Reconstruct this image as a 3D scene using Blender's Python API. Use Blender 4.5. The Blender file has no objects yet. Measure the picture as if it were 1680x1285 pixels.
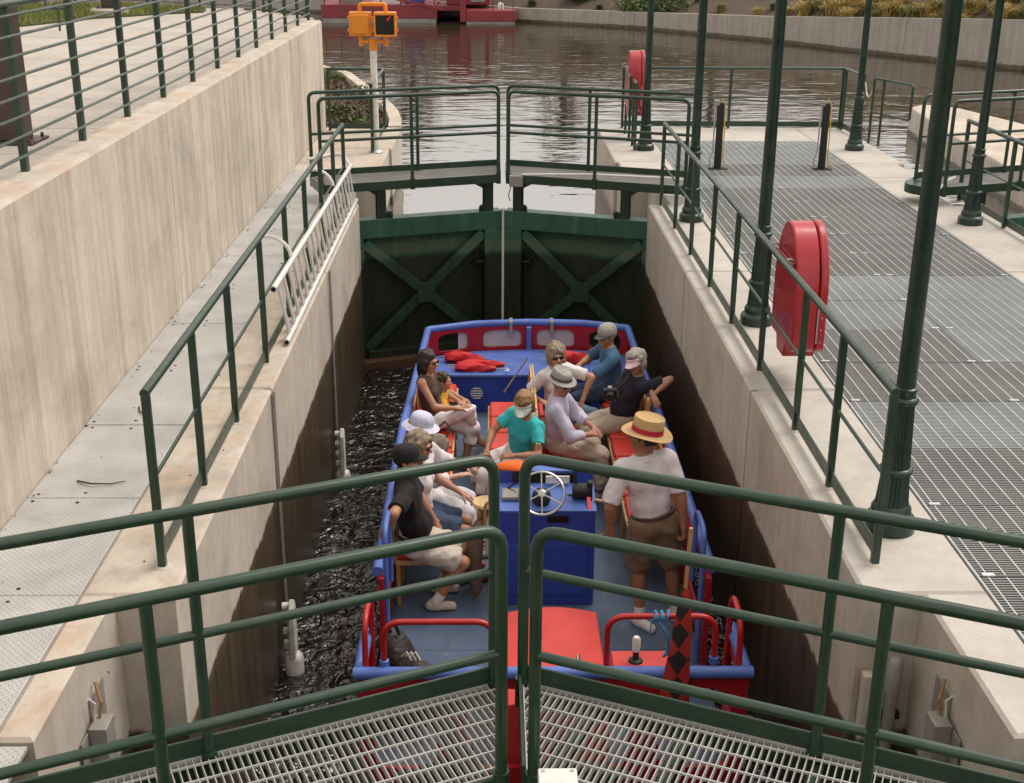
import bpy, bmesh, math, random
import numpy as np
from mathutils import Vector, Matrix

random.seed(7); rng = np.random.RandomState(7)
SC = bpy.context.scene
COL = SC.collection
R = math.radians

# ------------------------------------------------------------------ camera
cd = bpy.data.cameras.new('camera'); cam = bpy.data.objects.new('camera', cd); COL.objects.link(cam)
PITCH, YAW, ROLL = 0.357894, 0.017579, -0.006617
fw = Vector((math.sin(YAW)*math.cos(PITCH), math.cos(YAW)*math.cos(PITCH), -math.sin(PITCH)))
rt = Vector((math.cos(YAW), -math.sin(YAW), 0)); dn = fw.cross(rt)
r2 = rt*math.cos(ROLL)+dn*math.sin(ROLL); d2 = -rt*math.sin(ROLL)+dn*math.cos(ROLL)
M = Matrix((r2, -d2, -fw)).transposed().to_4x4(); M.translation = (-0.15927, 0, 3.40478)
cam.matrix_world = M
cd.sensor_fit = 'HORIZONTAL'; cd.sensor_width = 36; cd.lens = 36*2058.43/1680
cd.clip_start = 0.05; cd.clip_end = 2000
SC.camera = cam

# ------------------------------------------------------------------ sky, sun, exposure
SUN_EL, SUN_AZ = R(58), R(62)          # azimuth from +Y towards +X
w = bpy.data.worlds.new('World'); SC.world = w; w.use_nodes = True
nt = w.node_tree; nt.nodes.clear()
sky = nt.nodes.new('ShaderNodeTexSky'); sky.sky_type = 'NISHITA'; sky.sun_disc = False
sky.sun_elevation = SUN_EL; sky.sun_rotation = SUN_AZ; sky.dust_density = 4.0; sky.air_density = 1.0
hs = nt.nodes.new('ShaderNodeHueSaturation'); hs.inputs['Saturation'].default_value = 0.16
mx = nt.nodes.new('ShaderNodeMixRGB'); mx.inputs[0].default_value = 0.5; mx.inputs[2].default_value = (11.2, 10.4, 9.5, 1)
bg = nt.nodes.new('ShaderNodeBackground'); bg.inputs[1].default_value = 0.082
wo = nt.nodes.new('ShaderNodeOutputWorld')
nt.links.new(sky.outputs[0], hs.inputs['Color']); nt.links.new(hs.outputs[0], mx.inputs[1])
nt.links.new(mx.outputs[0], bg.inputs[0]); nt.links.new(bg.outputs[0], wo.inputs[0])
sl = bpy.data.lights.new('sun', 'SUN'); sl.energy = 1.0; sl.angle = R(28); sl.color = (1, .93, .83)
so = bpy.data.objects.new('sun', sl); COL.objects.link(so)
sd = Vector((math.sin(SUN_AZ)*math.cos(SUN_EL), math.cos(SUN_AZ)*math.cos(SUN_EL), math.sin(SUN_EL)))
so.rotation_euler = sd.to_track_quat('Z', 'Y').to_euler(); so.location = (0, 0, 30)
SC.view_settings.view_transform = 'Standard'; SC.view_settings.look = 'None'
SC.view_settings.gamma = 1; SC.view_settings.use_curve_mapping = False
SC.view_settings.exposure = 0.88
SC.render.engine = 'CYCLES'
SC.cycles.max_bounces = 6; SC.cycles.diffuse_bounces = 3; SC.cycles.glossy_bounces = 4
SC.cycles.transmission_bounces = 4; SC.cycles.use_denoising = True

# ------------------------------------------------------------------ mesh helpers
def V(*a): return np.array(a, float)
def nrm(v): v = np.array(v, float); return v/(np.linalg.norm(v)+1e-12)
def perp(d):
    d = nrm(d); a = V(0, 0, 1) if abs(d[2]) < .9 else V(1, 0, 0)
    u = nrm(np.cross(a, d)); return u, np.cross(d, u)

class MB:
    """collects polygons; build() links them as one mesh object"""
    def __init__(s): s.v = []; s.f = []; s.m = []; s.mi = 0
    def add(s, vs, fs):
        o = len(s.v); s.v += [tuple(map(float, p)) for p in vs]
        for f in fs: s.f.append(tuple(i+o for i in f)); s.m.append(s.mi)
        return s
    def box(s, x0, x1, y0, y1, z0, z1):
        x0, x1 = min(x0, x1), max(x0, x1); y0, y1 = min(y0, y1), max(y0, y1); z0, z1 = min(z0, z1), max(z0, z1)
        vs = [(x, y, z) for z in (z0, z1) for y in (y0, y1) for x in (x0, x1)]
        return s.add(vs, [(0, 2, 3, 1), (4, 5, 7, 6), (0, 1, 5, 4), (2, 6, 7, 3), (0, 4, 6, 2), (1, 3, 7, 5)])
    def cbox(s, x0, x1, y0, y1, z0, z1, c=.01):
        """box whose top edges are chamfered"""
        x0, x1 = min(x0, x1), max(x0, x1); y0, y1 = min(y0, y1), max(y0, y1)
        lo = [(x0, y0), (x1, y0), (x1, y1), (x0, y1)]
        hi = [(x0+c, y0+c), (x1-c, y0+c), (x1-c, y1-c), (x0+c, y1-c)]
        vs = [(x, y, z0) for x, y in lo]+[(x, y, z1-c) for x, y in lo]+[(x, y, z1) for x, y in hi]
        fs = [(3, 2, 1, 0), (8, 9, 10, 11)]
        for k in range(2):
            for i in range(4):
                j = (i+1) % 4; fs.append((4*k+i, 4*k+j, 4*k+4+j, 4*k+4+i))
        return s.add(vs, fs)
    def bar(s, a, b, w, h, up=None):
        """rectangular bar from a to b, width w sideways, height h along up"""
        a = V(*a); b = V(*b); d = nrm(b-a)
        up = V(*up) if up is not None else (V(0, 0, 1) if abs(d[2]) < .9 else V(0, 1, 0))
        u = nrm(np.cross(d, up)); n = np.cross(u, d)
        vs = [p+u*i*w/2+n*j*h/2 for p in (a, b) for i, j in ((-1, -1), (1, -1), (1, 1), (-1, 1))]
        return s.add(vs, [(3, 2, 1, 0), (4, 5, 6, 7), (0, 1, 5, 4), (1, 2, 6, 5), (2, 3, 7, 6), (3, 0, 4, 7)])
    def tube(s, pts, r, n=8, cap=True, closed=False):
        pts = [V(*p) for p in pts]; N = len(pts); rr = r if hasattr(r, '__len__') else [r]*N
        vs = []; u = None
        for i, p in enumerate(pts):
            if closed: d = nrm(pts[(i+1) % N]-pts[i-1])
            else: d = nrm(pts[min(i+1, N-1)]-pts[max(i-1, 0)])
            if u is None: u, v = perp(d)
            else:
                u = nrm(u-d*np.dot(u, d)); v = np.cross(d, u)
            for k in range(n):
                a = 2*math.pi*k/n; vs.append(p+(u*math.cos(a)+v*math.sin(a))*rr[i])
        fs = []
        for i in range(N if closed else N-1):
            i2 = (i+1) % N
            for k in range(n):
                k2 = (k+1) % n; fs.append((i*n+k, i*n+k2, i2*n+k2, i2*n+k))
        if cap and not closed:
            fs.append(tuple(range(n-1, -1, -1))); fs.append(tuple((N-1)*n+k for k in range(n)))
        return s.add(vs, fs)
    def lathe(s, prof, c=(0, 0, 0), n=20, axis=None):
        """prof: (r, z) list, around the axis through c"""
        c = V(*c)
        if axis is None: U, Vv, A = V(1, 0, 0), V(0, 1, 0), V(0, 0, 1)
        else: A = nrm(axis); U, Vv = perp(A)
        vs = [c+U*math.cos(2*math.pi*k/n)*r+Vv*math.sin(2*math.pi*k/n)*r+A*z for r, z in prof for k in range(n)]
        fs = []
        for i in range(len(prof)-1):
            for k in range(n):
                k2 = (k+1) % n; fs.append((i*n+k, i*n+k2, (i+1)*n+k2, (i+1)*n+k))
        fs.append(tuple(range(n-1, -1, -1))); fs.append(tuple((len(prof)-1)*n+k for k in range(n)))
        return s.add(vs, fs)
    def prism(s, poly, d0, d1, ax='z'):
        """2D polygon (counter clockwise) extruded between d0 and d1 along an axis"""
        n = len(poly)
        f = {'z': lambda p, d: (p[0], p[1], d), 'y': lambda p, d: (p[0], d, p[1]), 'x': lambda p, d: (d, p[0], p[1])}[ax]
        vs = [f(p, d0) for p in poly]+[f(p, d1) for p in poly]
        fs = [tuple(range(n-1, -1, -1)), tuple(range(n, 2*n))]+[(i, (i+1) % n, n+(i+1) % n, n+i) for i in range(n)]
        if ax == 'y': fs = [t[::-1] for t in fs]
        return s.add(vs, fs)
    def ell(s, c, r, n=10, m=7, A=None):
        vs = []; fs = []; c = V(*c); A = np.eye(3) if A is None else A
        for i in range(m+1):
            t = math.pi*i/m
            for k in range(n):
                a = 2*math.pi*k/n
                q = V(math.sin(t)*math.cos(a)*r[0], math.sin(t)*math.sin(a)*r[1], math.cos(t)*r[2]); vs.append(c+q@A)
        for i in range(m):
            for k in range(n):
                k2 = (k+1) % n; fs.append((i*n+k, (i+1)*n+k, (i+1)*n+k2, i*n+k2))
        return s.add(vs, fs)
    def build(s, name, mats, parent=None, smooth=False, bevel=0, flat_ang=None):
        me = bpy.data.meshes.new(name)
        off = V(*parent_loc(parent)) if parent is not None else V(0, 0, 0)
        me.from_pydata([tuple(V(*p)-off) for p in s.v], [], s.f); me.update()
        for m in (mats if isinstance(mats, (list, tuple)) else [mats]): me.materials.append(m)
        if any(s.m): me.polygons.foreach_set('material_index', s.m)
        if smooth: shade(me, flat_ang)
        o = bpy.data.objects.new(name, me); COL.objects.link(o)
        if parent is not None: o.parent = parent
        if bevel:
            b = o.modifiers.new('bevel', 'BEVEL'); b.width = bevel; b.segments = 2; b.limit_method = 'ANGLE'; b.angle_limit = R(40)
        return o

def shade(me, ang=None):
    me.polygons.foreach_set('use_smooth', [True]*len(me.polygons))
    if ang is None: ang = 40
    try:
        bm = bmesh.new(); bm.from_mesh(me); bm.normal_update()
        for e in bm.edges:
            if len(e.link_faces) == 2 and e.calc_face_angle(0) > R(ang): e.smooth = False
        bm.to_mesh(me); bm.free()
    except Exception: pass

def parent_loc(o):
    v = Vector((0, 0, 0))
    while o is not None: v += o.location; o = o.parent
    return v
def tag(o, label, cat, group=None):
    o['label'] = label; o['category'] = cat
    if group: o['group'] = group
    return o
def thing(name, loc, label, cat, group=None):
    o = bpy.data.objects.new(name, None); COL.objects.link(o); o.location = loc; o.empty_display_size = .1
    return tag(o, label, cat, group)
def struct(o): o['kind'] = 'structure'; return o
def stuff(o): o['kind'] = 'stuff'; return o
def copy_tree(o, parent=None):
    c = o.copy(); COL.objects.link(c)
    if parent is not None: c.parent = parent
    for ch in list(o.children): copy_tree(ch, c)
    return c
def arc(c, r, a0, a1, n, U, W):
    c = V(*c); U = V(*U); W = V(*W)
    return [c+U*math.cos(R(a0+(a1-a0)*i/n))*r+W*math.sin(R(a0+(a1-a0)*i/n))*r for i in range(n+1)]
def fillet(pts, r, n=5, closed=False):
    """polyline with rounded corners"""
    pts = [V(*p) for p in pts]; out = [pts[0]]
    for i in range(1, len(pts)-1):
        p, a, b = pts[i], pts[i-1], pts[i+1]
        da, db = nrm(a-p), nrm(b-p); rr = min(r, np.linalg.norm(a-p)*.49, np.linalg.norm(b-p)*.49)
        for k in range(n+1):
            t = k/n; out.append((1-t)**2*(p+da*rr)+2*t*(1-t)*p+t*t*(p+db*rr))
    out.append(pts[-1]); return out

# ------------------------------------------------------------------ materials
class NT:
    def __init__(s, name):
        s.m = bpy.data.materials.new(name); s.m.use_nodes = True; s.t = s.m.node_tree
        s.b = s.t.nodes['Principled BSDF']; s.out = s.t.nodes['Material Output']
        s.pos = None
    def n(s, typ, **kw):
        x = s.t.nodes.new(typ)
        for k, v in kw.items(): setattr(x, k, v)
        return x
    def l(s, a, b): s.t.links.new(a, b)
    def P(s):
        if s.pos is None: s.pos = s.n('ShaderNodeNewGeometry').outputs['Position']
        return s.pos
    def mapv(s, src, scale=(1, 1, 1), rot=(0, 0, 0)):
        m = s.n('ShaderNodeMapping'); s.l(src, m.inputs[0]); m.inputs['Scale'].default_value = scale
        m.inputs['Rotation'].default_value = rot; return m.outputs[0]
    def noise(s, vec, scale, det=4, rough=.55, dist=0):
        x = s.n('ShaderNodeTexNoise'); s.l(vec, x.inputs['Vector']); x.inputs['Scale'].default_value = scale
        x.inputs['Detail'].default_value = det; x.inputs['Roughness'].default_value = rough; x.inputs['Distortion'].default_value = dist
        return x.outputs['Fac']
    def ramp(s, fac, stops):
        x = s.n('ShaderNodeValToRGB'); s.l(fac, x.inputs[0]); e = x.color_ramp.elements
        while len(e) < len(stops): e.new(.5)
        for i, (p, c) in enumerate(stops):
            e[i].position = p; e[i].color = (c, c, c, 1) if not hasattr(c, '__len__') else (*c[:3], 1)
        return x.outputs[0]
    def mix(s, fac, a, b, mode='MIX'):
        x = s.n('ShaderNodeMixRGB', blend_type=mode)
        for i, q in ((0, fac), (1, a), (2, b)):
            if isinstance(q, (int, float)): x.inputs[i].default_value = q if i == 0 else (q, q, q, 1)
            elif isinstance(q, tuple): x.inputs[i].default_value = (*q[:3], 1)
            else: s.l(q, x.inputs[i])
        return x.outputs[0]
    def math(s, op, a, b=0., c=None, clamp=False):
        x = s.n('ShaderNodeMath', operation=op); x.use_clamp = clamp
        for i, q in enumerate((a, b) if c is None else (a, b, c)):
            if isinstance(q, (int, float)): x.inputs[i].default_value = q
            else: s.l(q, x.inputs[i])
        return x.outputs[0]
    def bump(s, h, strength=.3, dist=.01, nrmal=None):
        x = s.n('ShaderNodeBump'); s.l(h, x.inputs['Height']); x.inputs['Strength'].default_value = strength
        x.inputs['Distance'].default_value = dist
        if nrmal is not None: s.l(nrmal, x.inputs['Normal'])
        s.l(x.outputs[0], s.b.inputs['Normal']); return x.outputs[0]
    def col(s, c):
        if isinstance(c, tuple): s.b.inputs['Base Color'].default_value = (*c[:3], 1)
        else: s.l(c, s.b.inputs['Base Color'])
    def rough(s, r):
        if isinstance(r, (int, float)): s.b.inputs['Roughness'].default_value = r
        else: s.l(r, s.b.inputs['Roughness'])
    def set(s, **kw):
        for k, v in kw.items(): s.b.inputs[k.replace('_', ' ')].default_value = v

def sep(t, vec):
    x = t.n('ShaderNodeSeparateXYZ'); t.l(vec, x.inputs[0]); return x.outputs

def simple(name, c, rough=.5, metal=0, var=.12, scale=6, bump=0, bscale=60, bdist=.002, coat=0, wear=None):
    t = NT(name); f = t.noise(t.P(), scale, 5, .6)
    d = tuple(x*(1-var) for x in c); b = tuple(min(1, x*(1+var)) for x in c)
    colr = t.ramp(f, [(.3, d), (.7, b)])
    if wear:
        wf = t.ramp(t.noise(t.P(), wear[1], 8, .7), [(wear[2], 0), (min(wear[2]+.05, 1), 1)]); colr = t.mix(wf, colr, wear[0])
    t.col(colr); f2 = t.noise(t.P(), scale*3, 3)
    t.rough(t.ramp(f2, [(.3, max(.03, rough-.08)), (.7, min(1, rough+.1))]))
    t.set(Metallic=metal, Coat_Weight=coat, Coat_Roughness=.15)
    if bump: t.bump(t.noise(t.P(), bscale, 4, .6), bump, bdist)
    return t.m

def concrete(name, base, streak=0., stain=None, blotch=.14, warm=(1, .93, .84), pit=.35, patch=0.):
    """poured concrete; streak = vertical run marks, stain = (z, soft) wet tide line"""
    t = NT(name); P = t.P()
    n1 = t.noise(P, 1.1, 6, .62); n2 = t.noise(P, 7, 6, .6); n3 = t.noise(P, 70, 3, .6)
    lo = tuple(base*k*(1-blotch*1.6) for k in warm); hi = tuple(base*k*(1+blotch) for k in warm)
    c = t.ramp(n1, [(.3, lo), (.5, tuple(base*k for k in warm)), (.72, hi)])
    c = t.mix(.35, c, t.ramp(n2, [(.32, .45), (.6, .62)]), 'OVERLAY')
    c = t.mix(.25, c, t.ramp(n3, [(.3, .35), (.7, .65)]), 'OVERLAY')
    if streak:
        s1 = t.noise(t.mapv(P, (3.2, 3.2, .10)), 1.6, 6, .68, .5); s2 = t.noise(t.mapv(P, (10, 10, .16)), 1.4, 4, .6)
        c = t.mix(streak, c, t.ramp(s1, [(.36, (.30, .24, .17)), (.52, (.62, .60, .57)), (.7, (.85, .83, .79))]), 'OVERLAY')
        c = t.mix(streak*.35, c, t.ramp(s2, [(.34, (.32, .27, .20)), (.62, (.66, .64, .6))]), 'OVERLAY')
    if patch:      # rusty and greyed patches with ragged outlines
        pf = t.ramp(t.noise(P, 2.6, 7, .7, .4), [(.49, 0), (.64, 1)]); c = t.mix(t.math('MULTIPLY', pf, patch), c, (.46, .29, .185))
        pg = t.ramp(t.noise(t.mapv(P, (1, .6, 1)), 3.9, 7, .72, .6), [(.51, 0), (.65, 1)]); c = t.mix(t.math('MULTIPLY', pg, patch*.8), c, (.27, .24, .20))
        cr = t.ramp(t.noise(P, 11, 8, .75, .3), [(.64, 0), (.69, 1)]); c = t.mix(t.math('MULTIPLY', cr, patch), c, (.20, .14, .10))
    # dark specks and scuffs
    sp = t.ramp(t.noise(P, 28, 3, .7), [(.70, 0), (.74, 1)]); c = t.mix(t.math('MULTIPLY', sp, .45), c, (.11, .075, .05))
    rgh = .88
    if stain:
        z = sep(t, P)[2]
        wv = t.noise(t.mapv(P, (1.2, 1.2, .2)), 1.5, 5, .6); dr = t.noise(t.mapv(P, (9, 9, .5)), 1.2, 4, .6)
        zz = t.math('ADD', z, t.math('MULTIPLY', t.math('SUBTRACT', wv, .5), .09))
        zz = t.math('ADD', zz, t.math('MULTIPLY', t.math('SUBTRACT', dr, .5), .09))
        f = t.ramp(t.math('MULTIPLY_ADD', zz, -6, stain*6+.5), [(.38, 0), (.62, 1)])
        f2 = t.ramp(t.math('MULTIPLY_ADD', zz, -.75, stain*.75), [(.0, 0), (.55, 1)])
        sc = t.mix(t.ramp(t.noise(t.mapv(P, (6, 6, .35)), 1.3, 6, .65), [(.35, 0), (.7, 1)]), (.036, .024, .013), (.115, .080, .044))
        sc = t.mix(f2, sc, t.mix(.5, sc, (.012, .008, .005)))
        alg = t.ramp(t.math('MULTIPLY_ADD', zz, -9., stain*9.+.1), [(.25, 0), (.5, .55), (.9, 0)])
        c = t.mix(f, c, sc); c = t.mix(alg, c, (.10, .085, .035))
        r = t.ramp(f, [(0, .88), (1, .38)]); t.rough(r)
    else: t.rough(rgh)
    t.col(c)
    h = t.mix(.5, t.noise(P, 45, 5, .65), t.noise(P, 6, 3, .5)); t.bump(h, pit, .006)
    return t.m

MAT = {}
MAT['conc_top'] = concrete('concrete_coping', .47, 0, None, .14, (1, .875, .73), patch=.55)
MAT['conc_deck'] = concrete('concrete_deck', .43, 0, None, .11, (1, .92, .82), patch=.14)
MAT['conc_wall'] = concrete('concrete_retaining_wall', .46, .36, None, .13, (1, .895, .775), patch=.16)
MAT['conc_lock'] = concrete('concrete_lock_wall', .43, .17, -.88, .14, (1, .90, .78), patch=.2)
MAT['conc_lock_far'] = concrete('concrete_pier', .40, .25, -.78, .12, (1, .91, .8))
MAT['conc_bank'] = concrete('concrete_bank_wall', .27, .25, -.72, .10, (1, .90, .80))
MAT['paving'] = concrete('paving', .40, 0, None, .10, (1, .88, .76), .2)

def m_green(name='green_paint', c=(.012, .036, .019), rough=.36):
    t = NT(name); P = t.P()
    a = t.ramp(t.noise(P, 5, 5, .6), [(.3, tuple(x*.8 for x in c)), (.7, tuple(x*1.25 for x in c))])
    ch = t.ramp(t.noise(P, 38, 6, .75), [(.67, 0), (.71, 1)]); a = t.mix(t.math('MULTIPLY', ch, .5), a, (.22, .26, .22))
    du = t.ramp(t.noise(P, 3.2, 6, .7, .5), [(.45, 0), (.75, 1)]); a = t.mix(t.math('MULTIPLY', du, .35), a, (.06, .085, .06))
    t.col(a); t.rough(t.ramp(t.noise(P, 18, 4), [(.3, rough-.08), (.7, rough+.12)]))
    t.bump(t.noise(P, 90, 3, .5), .08, .002); t.set(Coat_Weight=.15, Coat_Roughness=.25); return t.m
MAT['green'] = m_green()
MAT['green_lamp'] = m_green('lamp_green_paint', (.006, .024, .017), .30)

def m_gate(nm='gate_green_steel', low=((.010, .012, .006), (.018, .030, .014), (.034, .020, .010))):
    t = NT(nm); P = t.P(); z = sep(t, P)[2]
    wv = t.noise(t.mapv(P, (1.5, 1.5, .4)), 2, 5, .6)
    zz = t.math('ADD', z, t.math('MULTIPLY', t.math('SUBTRACT', wv, .5), .16))
    g = t.ramp(t.noise(t.mapv(P, (3, 3, .5)), 2.5, 6, .65), [(.3, (.020, .072, .044)), (.55, (.036, .115, .070)), (.75, (.065, .155, .10))])
    pale = t.ramp(zz, [(.0, 0), (1, 1)])
    f1 = t.ramp(t.math('MULTIPLY_ADD', zz, -5, -3.35), [(.0, 0), (.25, .8), (.75, .75), (1, 0)])      # pale lime band near old water line
    c = t.mix(f1, g, t.mix(t.noise(t.mapv(P, (8, 8, 1)), 2, 5), (.05, .085, .045), (.16, .19, .11)))
    f2 = t.ramp(t.math('MULTIPLY_ADD', zz, -6, -4.9), [(.25, 0), (.6, 1)])
    dk = t.ramp(t.noise(t.mapv(P, (3, 3, .7)), 3, 6, .7), [(.35, low[0]), (.6, low[1]), (.8, low[2])])
    c = t.mix(f2, c, dk); t.col(c); t.rough(t.ramp(f2, [(0, .42), (1, .5)])); t.bump(t.noise(P, 40, 5, .6), .2, .004); return t.m
MAT['gate'] = m_gate(); MAT['gate_brace'] = m_gate('gate_brace_steel', ((.014, .030, .015), (.022, .058, .030), (.03, .074, .040)))
MAT['galv'] = simple('galvanised_steel', (.50, .51, .51), .48, .75, .16, 9, .1, 80, wear=((.25, .22, .19), 30, .68))
MAT['grating'] = simple('grating_steel', (.46, .445, .42), .55, .3, .12, 3)
MAT['deckgrate'] = simple('deck_grating_steel', (.30, .30, .29), .55, .4, .14, 1.5)
MAT['deckgrate2'] = simple('deck_grating_new', (.40, .43, .42), .55, .4, .10, 1.5)
MAT['rod'] = simple('cross_rod_steel', (.60, .58, .55), .5, .3, .08, 3)
MAT['alu'] = simple('brushed_aluminium', (.72, .70, .67), .42, .35, .12, 12)
MAT['pit'] = simple('pit_floor', (.10, .095, .088), .9)
MAT['darkhole'] = simple('dark_hole', (.01, .008, .006), .9)
MAT['rust'] = simple('rusty_bolt', (.10, .045, .025), .8, .2, .3, 40)

def m_plate():
    t = NT('diamond_plate'); P = t.P(); x, y, z = sep(t, P)
    # raised lozenges in alternating directions
    S = 26.
    u = t.math('MULTIPLY', t.math('ADD', x, y), S); v = t.math('MULTIPLY', t.math('SUBTRACT', x, y), S)
    fu = t.math('FLOOR', u); fv = t.math('FLOOR', v)
    par = t.math('MODULO', t.math('ABSOLUTE', t.math('ADD', fu, fv)), 2.)
    lu = t.math('SUBTRACT', t.math('SUBTRACT', u, fu), .5); lv = t.math('SUBTRACT', t.math('SUBTRACT', v, fv), .5)
    la = t.math('ADD', t.math('MULTIPLY', lu, par), t.math('MULTIPLY', lv, t.math('SUBTRACT', 1., par)))
    lb = t.math('ADD', t.math('MULTIPLY', lv, par), t.math('MULTIPLY', lu, t.math('SUBTRACT', 1., par)))
    d = t.math('ADD', t.math('POWER', t.math('MULTIPLY', la, 2.3), 2.), t.math('POWER', t.math('MULTIPLY', lb, 6.5), 2.))
    h = t.ramp(d, [(.35, 1), (1., 0)])
    n = t.noise(P, 2.2, 6, .65); c = t.ramp(n, [(.3, (.37, .36, .345)), (.7, (.54, .525, .505))])
    c = t.mix(t.math('MULTIPLY', h, .35), c, (.26, .24, .22))
    dirt = t.ramp(t.noise(P, 14, 6, .7), [(.66, 0), (.72, 1)]); c = t.mix(t.math('MULTIPLY', dirt, .4), c, (.16, .12, .085))
    t.col(c); t.set(Metallic=.15); t.rough(.5); t.bump(h, .9, .004); return t.m
MAT['plate'] = m_plate()

def m_water(name, c, sx, sy, amp, amp2, rough=.04):
    t = NT(name); P = t.P()
    a = t.noise(t.mapv(P, (sx, sy, 1)), 1., 1.5, .5, .5); b = t.noise(t.mapv(P, (sx*3.1, sy*3.4, 1)), 1., 1, .5, .4)
    h = t.math('ADD', t.math('MULTIPLY', a, amp), t.math('MULTIPLY', b, amp2))
    t.col(c); t.rough(rough); t.set(IOR=6.0, Specular_IOR_Level=.5); t.bump(h, 1., 1.); return t.m
MAT['water_up'] = m_water('canal_water', (.034, .026, .015), .7, 1.7, .019, .0045)
MAT['water_lock'] = m_water('lock_water', (.020, .015, .010), 6, 7, .02, .008, .06)
def m_foam():
    t = NT('chamber_water'); P = t.P()
    a = t.noise(P, 4.6, 1.5, .5, 1.1); b = t.noise(P, 13, 1, .5, .8)
    t.col(t.ramp(a, [(.3, (.008, .006, .004)), (.75, (.022, .018, .014))])); t.rough(.015); t.set(IOR=1.6)
    h = t.math('ADD', t.math('MULTIPLY', a, .11), t.math('MULTIPLY', b, .03)); t.bump(h, 1., 1.); return t.m
MAT['water_lock'] = m_foam()

MAT['soil'] = simple('mulch', (.074, .050, .033), .95, 0, .35, 18, .9, 25, .03)
MAT['grass_ground'] = simple('lawn_soil', (.06, .075, .02), .95, 0, .3, 9, .6, 30, .02)
MAT['red'] = simple('red_enamel', (.36, .010, .018), .30, 0, .16, 4, .03, 40, coat=.25)
MAT['barge'] = simple('barge_red_paint', (.17, .012, .018), .5, 0, .2, 1.5, wear=((.16, .14, .13), 6, .66))
MAT['barge_grey'] = simple('barge_grey', (.24, .22, .2), .7, 0, .25, 2)
MAT['orange'] = simple('signal_orange', (.72, .24, .012), .4, 0, .10, 6)
MAT['black'] = simple('black_rubber', (.012, .012, .012), .6, 0, .2, 20)
MAT['blackgloss'] = simple('black_gloss', (.008, .008, .009), .15)
MAT['yellow'] = simple('yellow_cable', (.55, .36, .04), .5)
MAT['white'] = simple('white_plastic', (.70, .68, .64), .45, 0, .12, 8)
MAT['offwhite'] = simple('stained_white_plastic', (.68, .65, .59), .5, 0, .25, 9, .2, 60)
MAT['brown'] = simple('brown_steel', (.055, .030, .024), .5, 0, .12, 4)
MAT['steelgrey'] = simple('grey_box', (.30, .28, .25), .5, .3, .15, 10)
MAT['redglow'] = simple('red_plastic', (.8, .02, .03), .4)
# boat
MAT['bblue'] = simple('boat_blue_paint', (.080, .145, .44), .45, 0, .20, 3.5, .08, 30, wear=((.035, .055, .15), 14, .64))
MAT['bdark'] = simple('boat_deep_blue', (.028, .060, .34), .42, 0, .18, 3, .05, 30, wear=((.06, .09, .26), 22, .68))
MAT['bfloor'] = simple('boat_floor_paint', (.070, .105, .165), .55, 0, .12, 2.2, .25, 120, .003, wear=((.15, .155, .165), 7, .60))
MAT['bred'] = simple('boat_red_paint', (.36, .010, .020), .40, 0, .12, 3, .03, 50)
MAT['brail'] = simple('boat_red_rail', (.40, .014, .014), .32, 0, .08, 5)
MAT['vinyl'] = simple('red_vinyl', (.58, .038, .024), .42, 0, .10, 4, .15, 90, .003)
MAT['hatch'] = simple('engine_box_red', (.54, .040, .032), .5, 0, .13, 3, .08, 60, wear=((.36, .03, .025), 12, .64))
MAT['chrome'] = simple('polished_steel', (.40, .385, .36), .25, .9, .06, 10)
MAT['clear'] = simple('pale_window_film', (.58, .50, .49), .35, 0, .05, 5)
MAT['paper'] = simple('paper', (.75, .73, .68), .7)
def m_wood(name, c):
    t = NT(name); P = t.P()
    g = t.noise(t.mapv(P, (26, 3, 26)), 1.5, 5, .6, .6)
    t.col(t.ramp(g, [(.3, tuple(x*.65 for x in c)), (.65, c)])); t.rough(.45); t.bump(g, .12, .002); return t.m
MAT['wood'] = m_wood('varnished_wood', (.50, .27, .095))
MAT['wood_pale'] = m_wood('pale_wood', (.66, .44, .20))
MAT['timber'] = m_wood('timber_fender', (.30, .16, .055))
# ================================================================== large structure
ZUP, ZLO = -0.85, -2.33            # upstream and chamber water levels
def build_local(mb, name, mats, root, **kw):
    o = mb.build(name, mats, None, **kw); o.parent = root; return o
def wallsec(x0, x1, y0, y1, z0=-3.3, z1=0., c=.018):
    m = MB().cbox(x0, x1, y0, y1, z0, z1, c); m.m[1] = 1
    for i in range(6, 10): m.m[i] = 1
    return m

# ground far away, hillside of the canal bank
g = MB().add([(-600, -200, -3.6), (600, -200, -3.6), (600, 900, -3.6), (-600, 900, -3.6)], [(0, 1, 2, 3)]).build('ground', MAT['grass_ground']); struct(g)
BANK = [(-60, 66, .5), (-25, 66, .35), (-9.5, 65.4, .1), (1.05, 59.4, -.24), (5.97, 56, -.17), (10.52, 50, .08), (13.9, 44, .45), (16.54, 40.2, .67), (19.4, 34, .8), (22, 26, .9), (24, 14, .95), (25, -10, .95)]
def bank_off(d):
    out = []
    for i, (x, y, z) in enumerate(BANK):
        a = V(*BANK[max(i-1, 0)][:2]); b = V(*BANK[min(i+1, len(BANK)-1)][:2]); t = nrm(b-a); n = V(-t[1], t[0])
        if n @ (V(x, y)-V(0, 0)) < 0: n = -n
        out.append((x+n[0]*d, y+n[1]*d, z))
    return out
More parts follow.
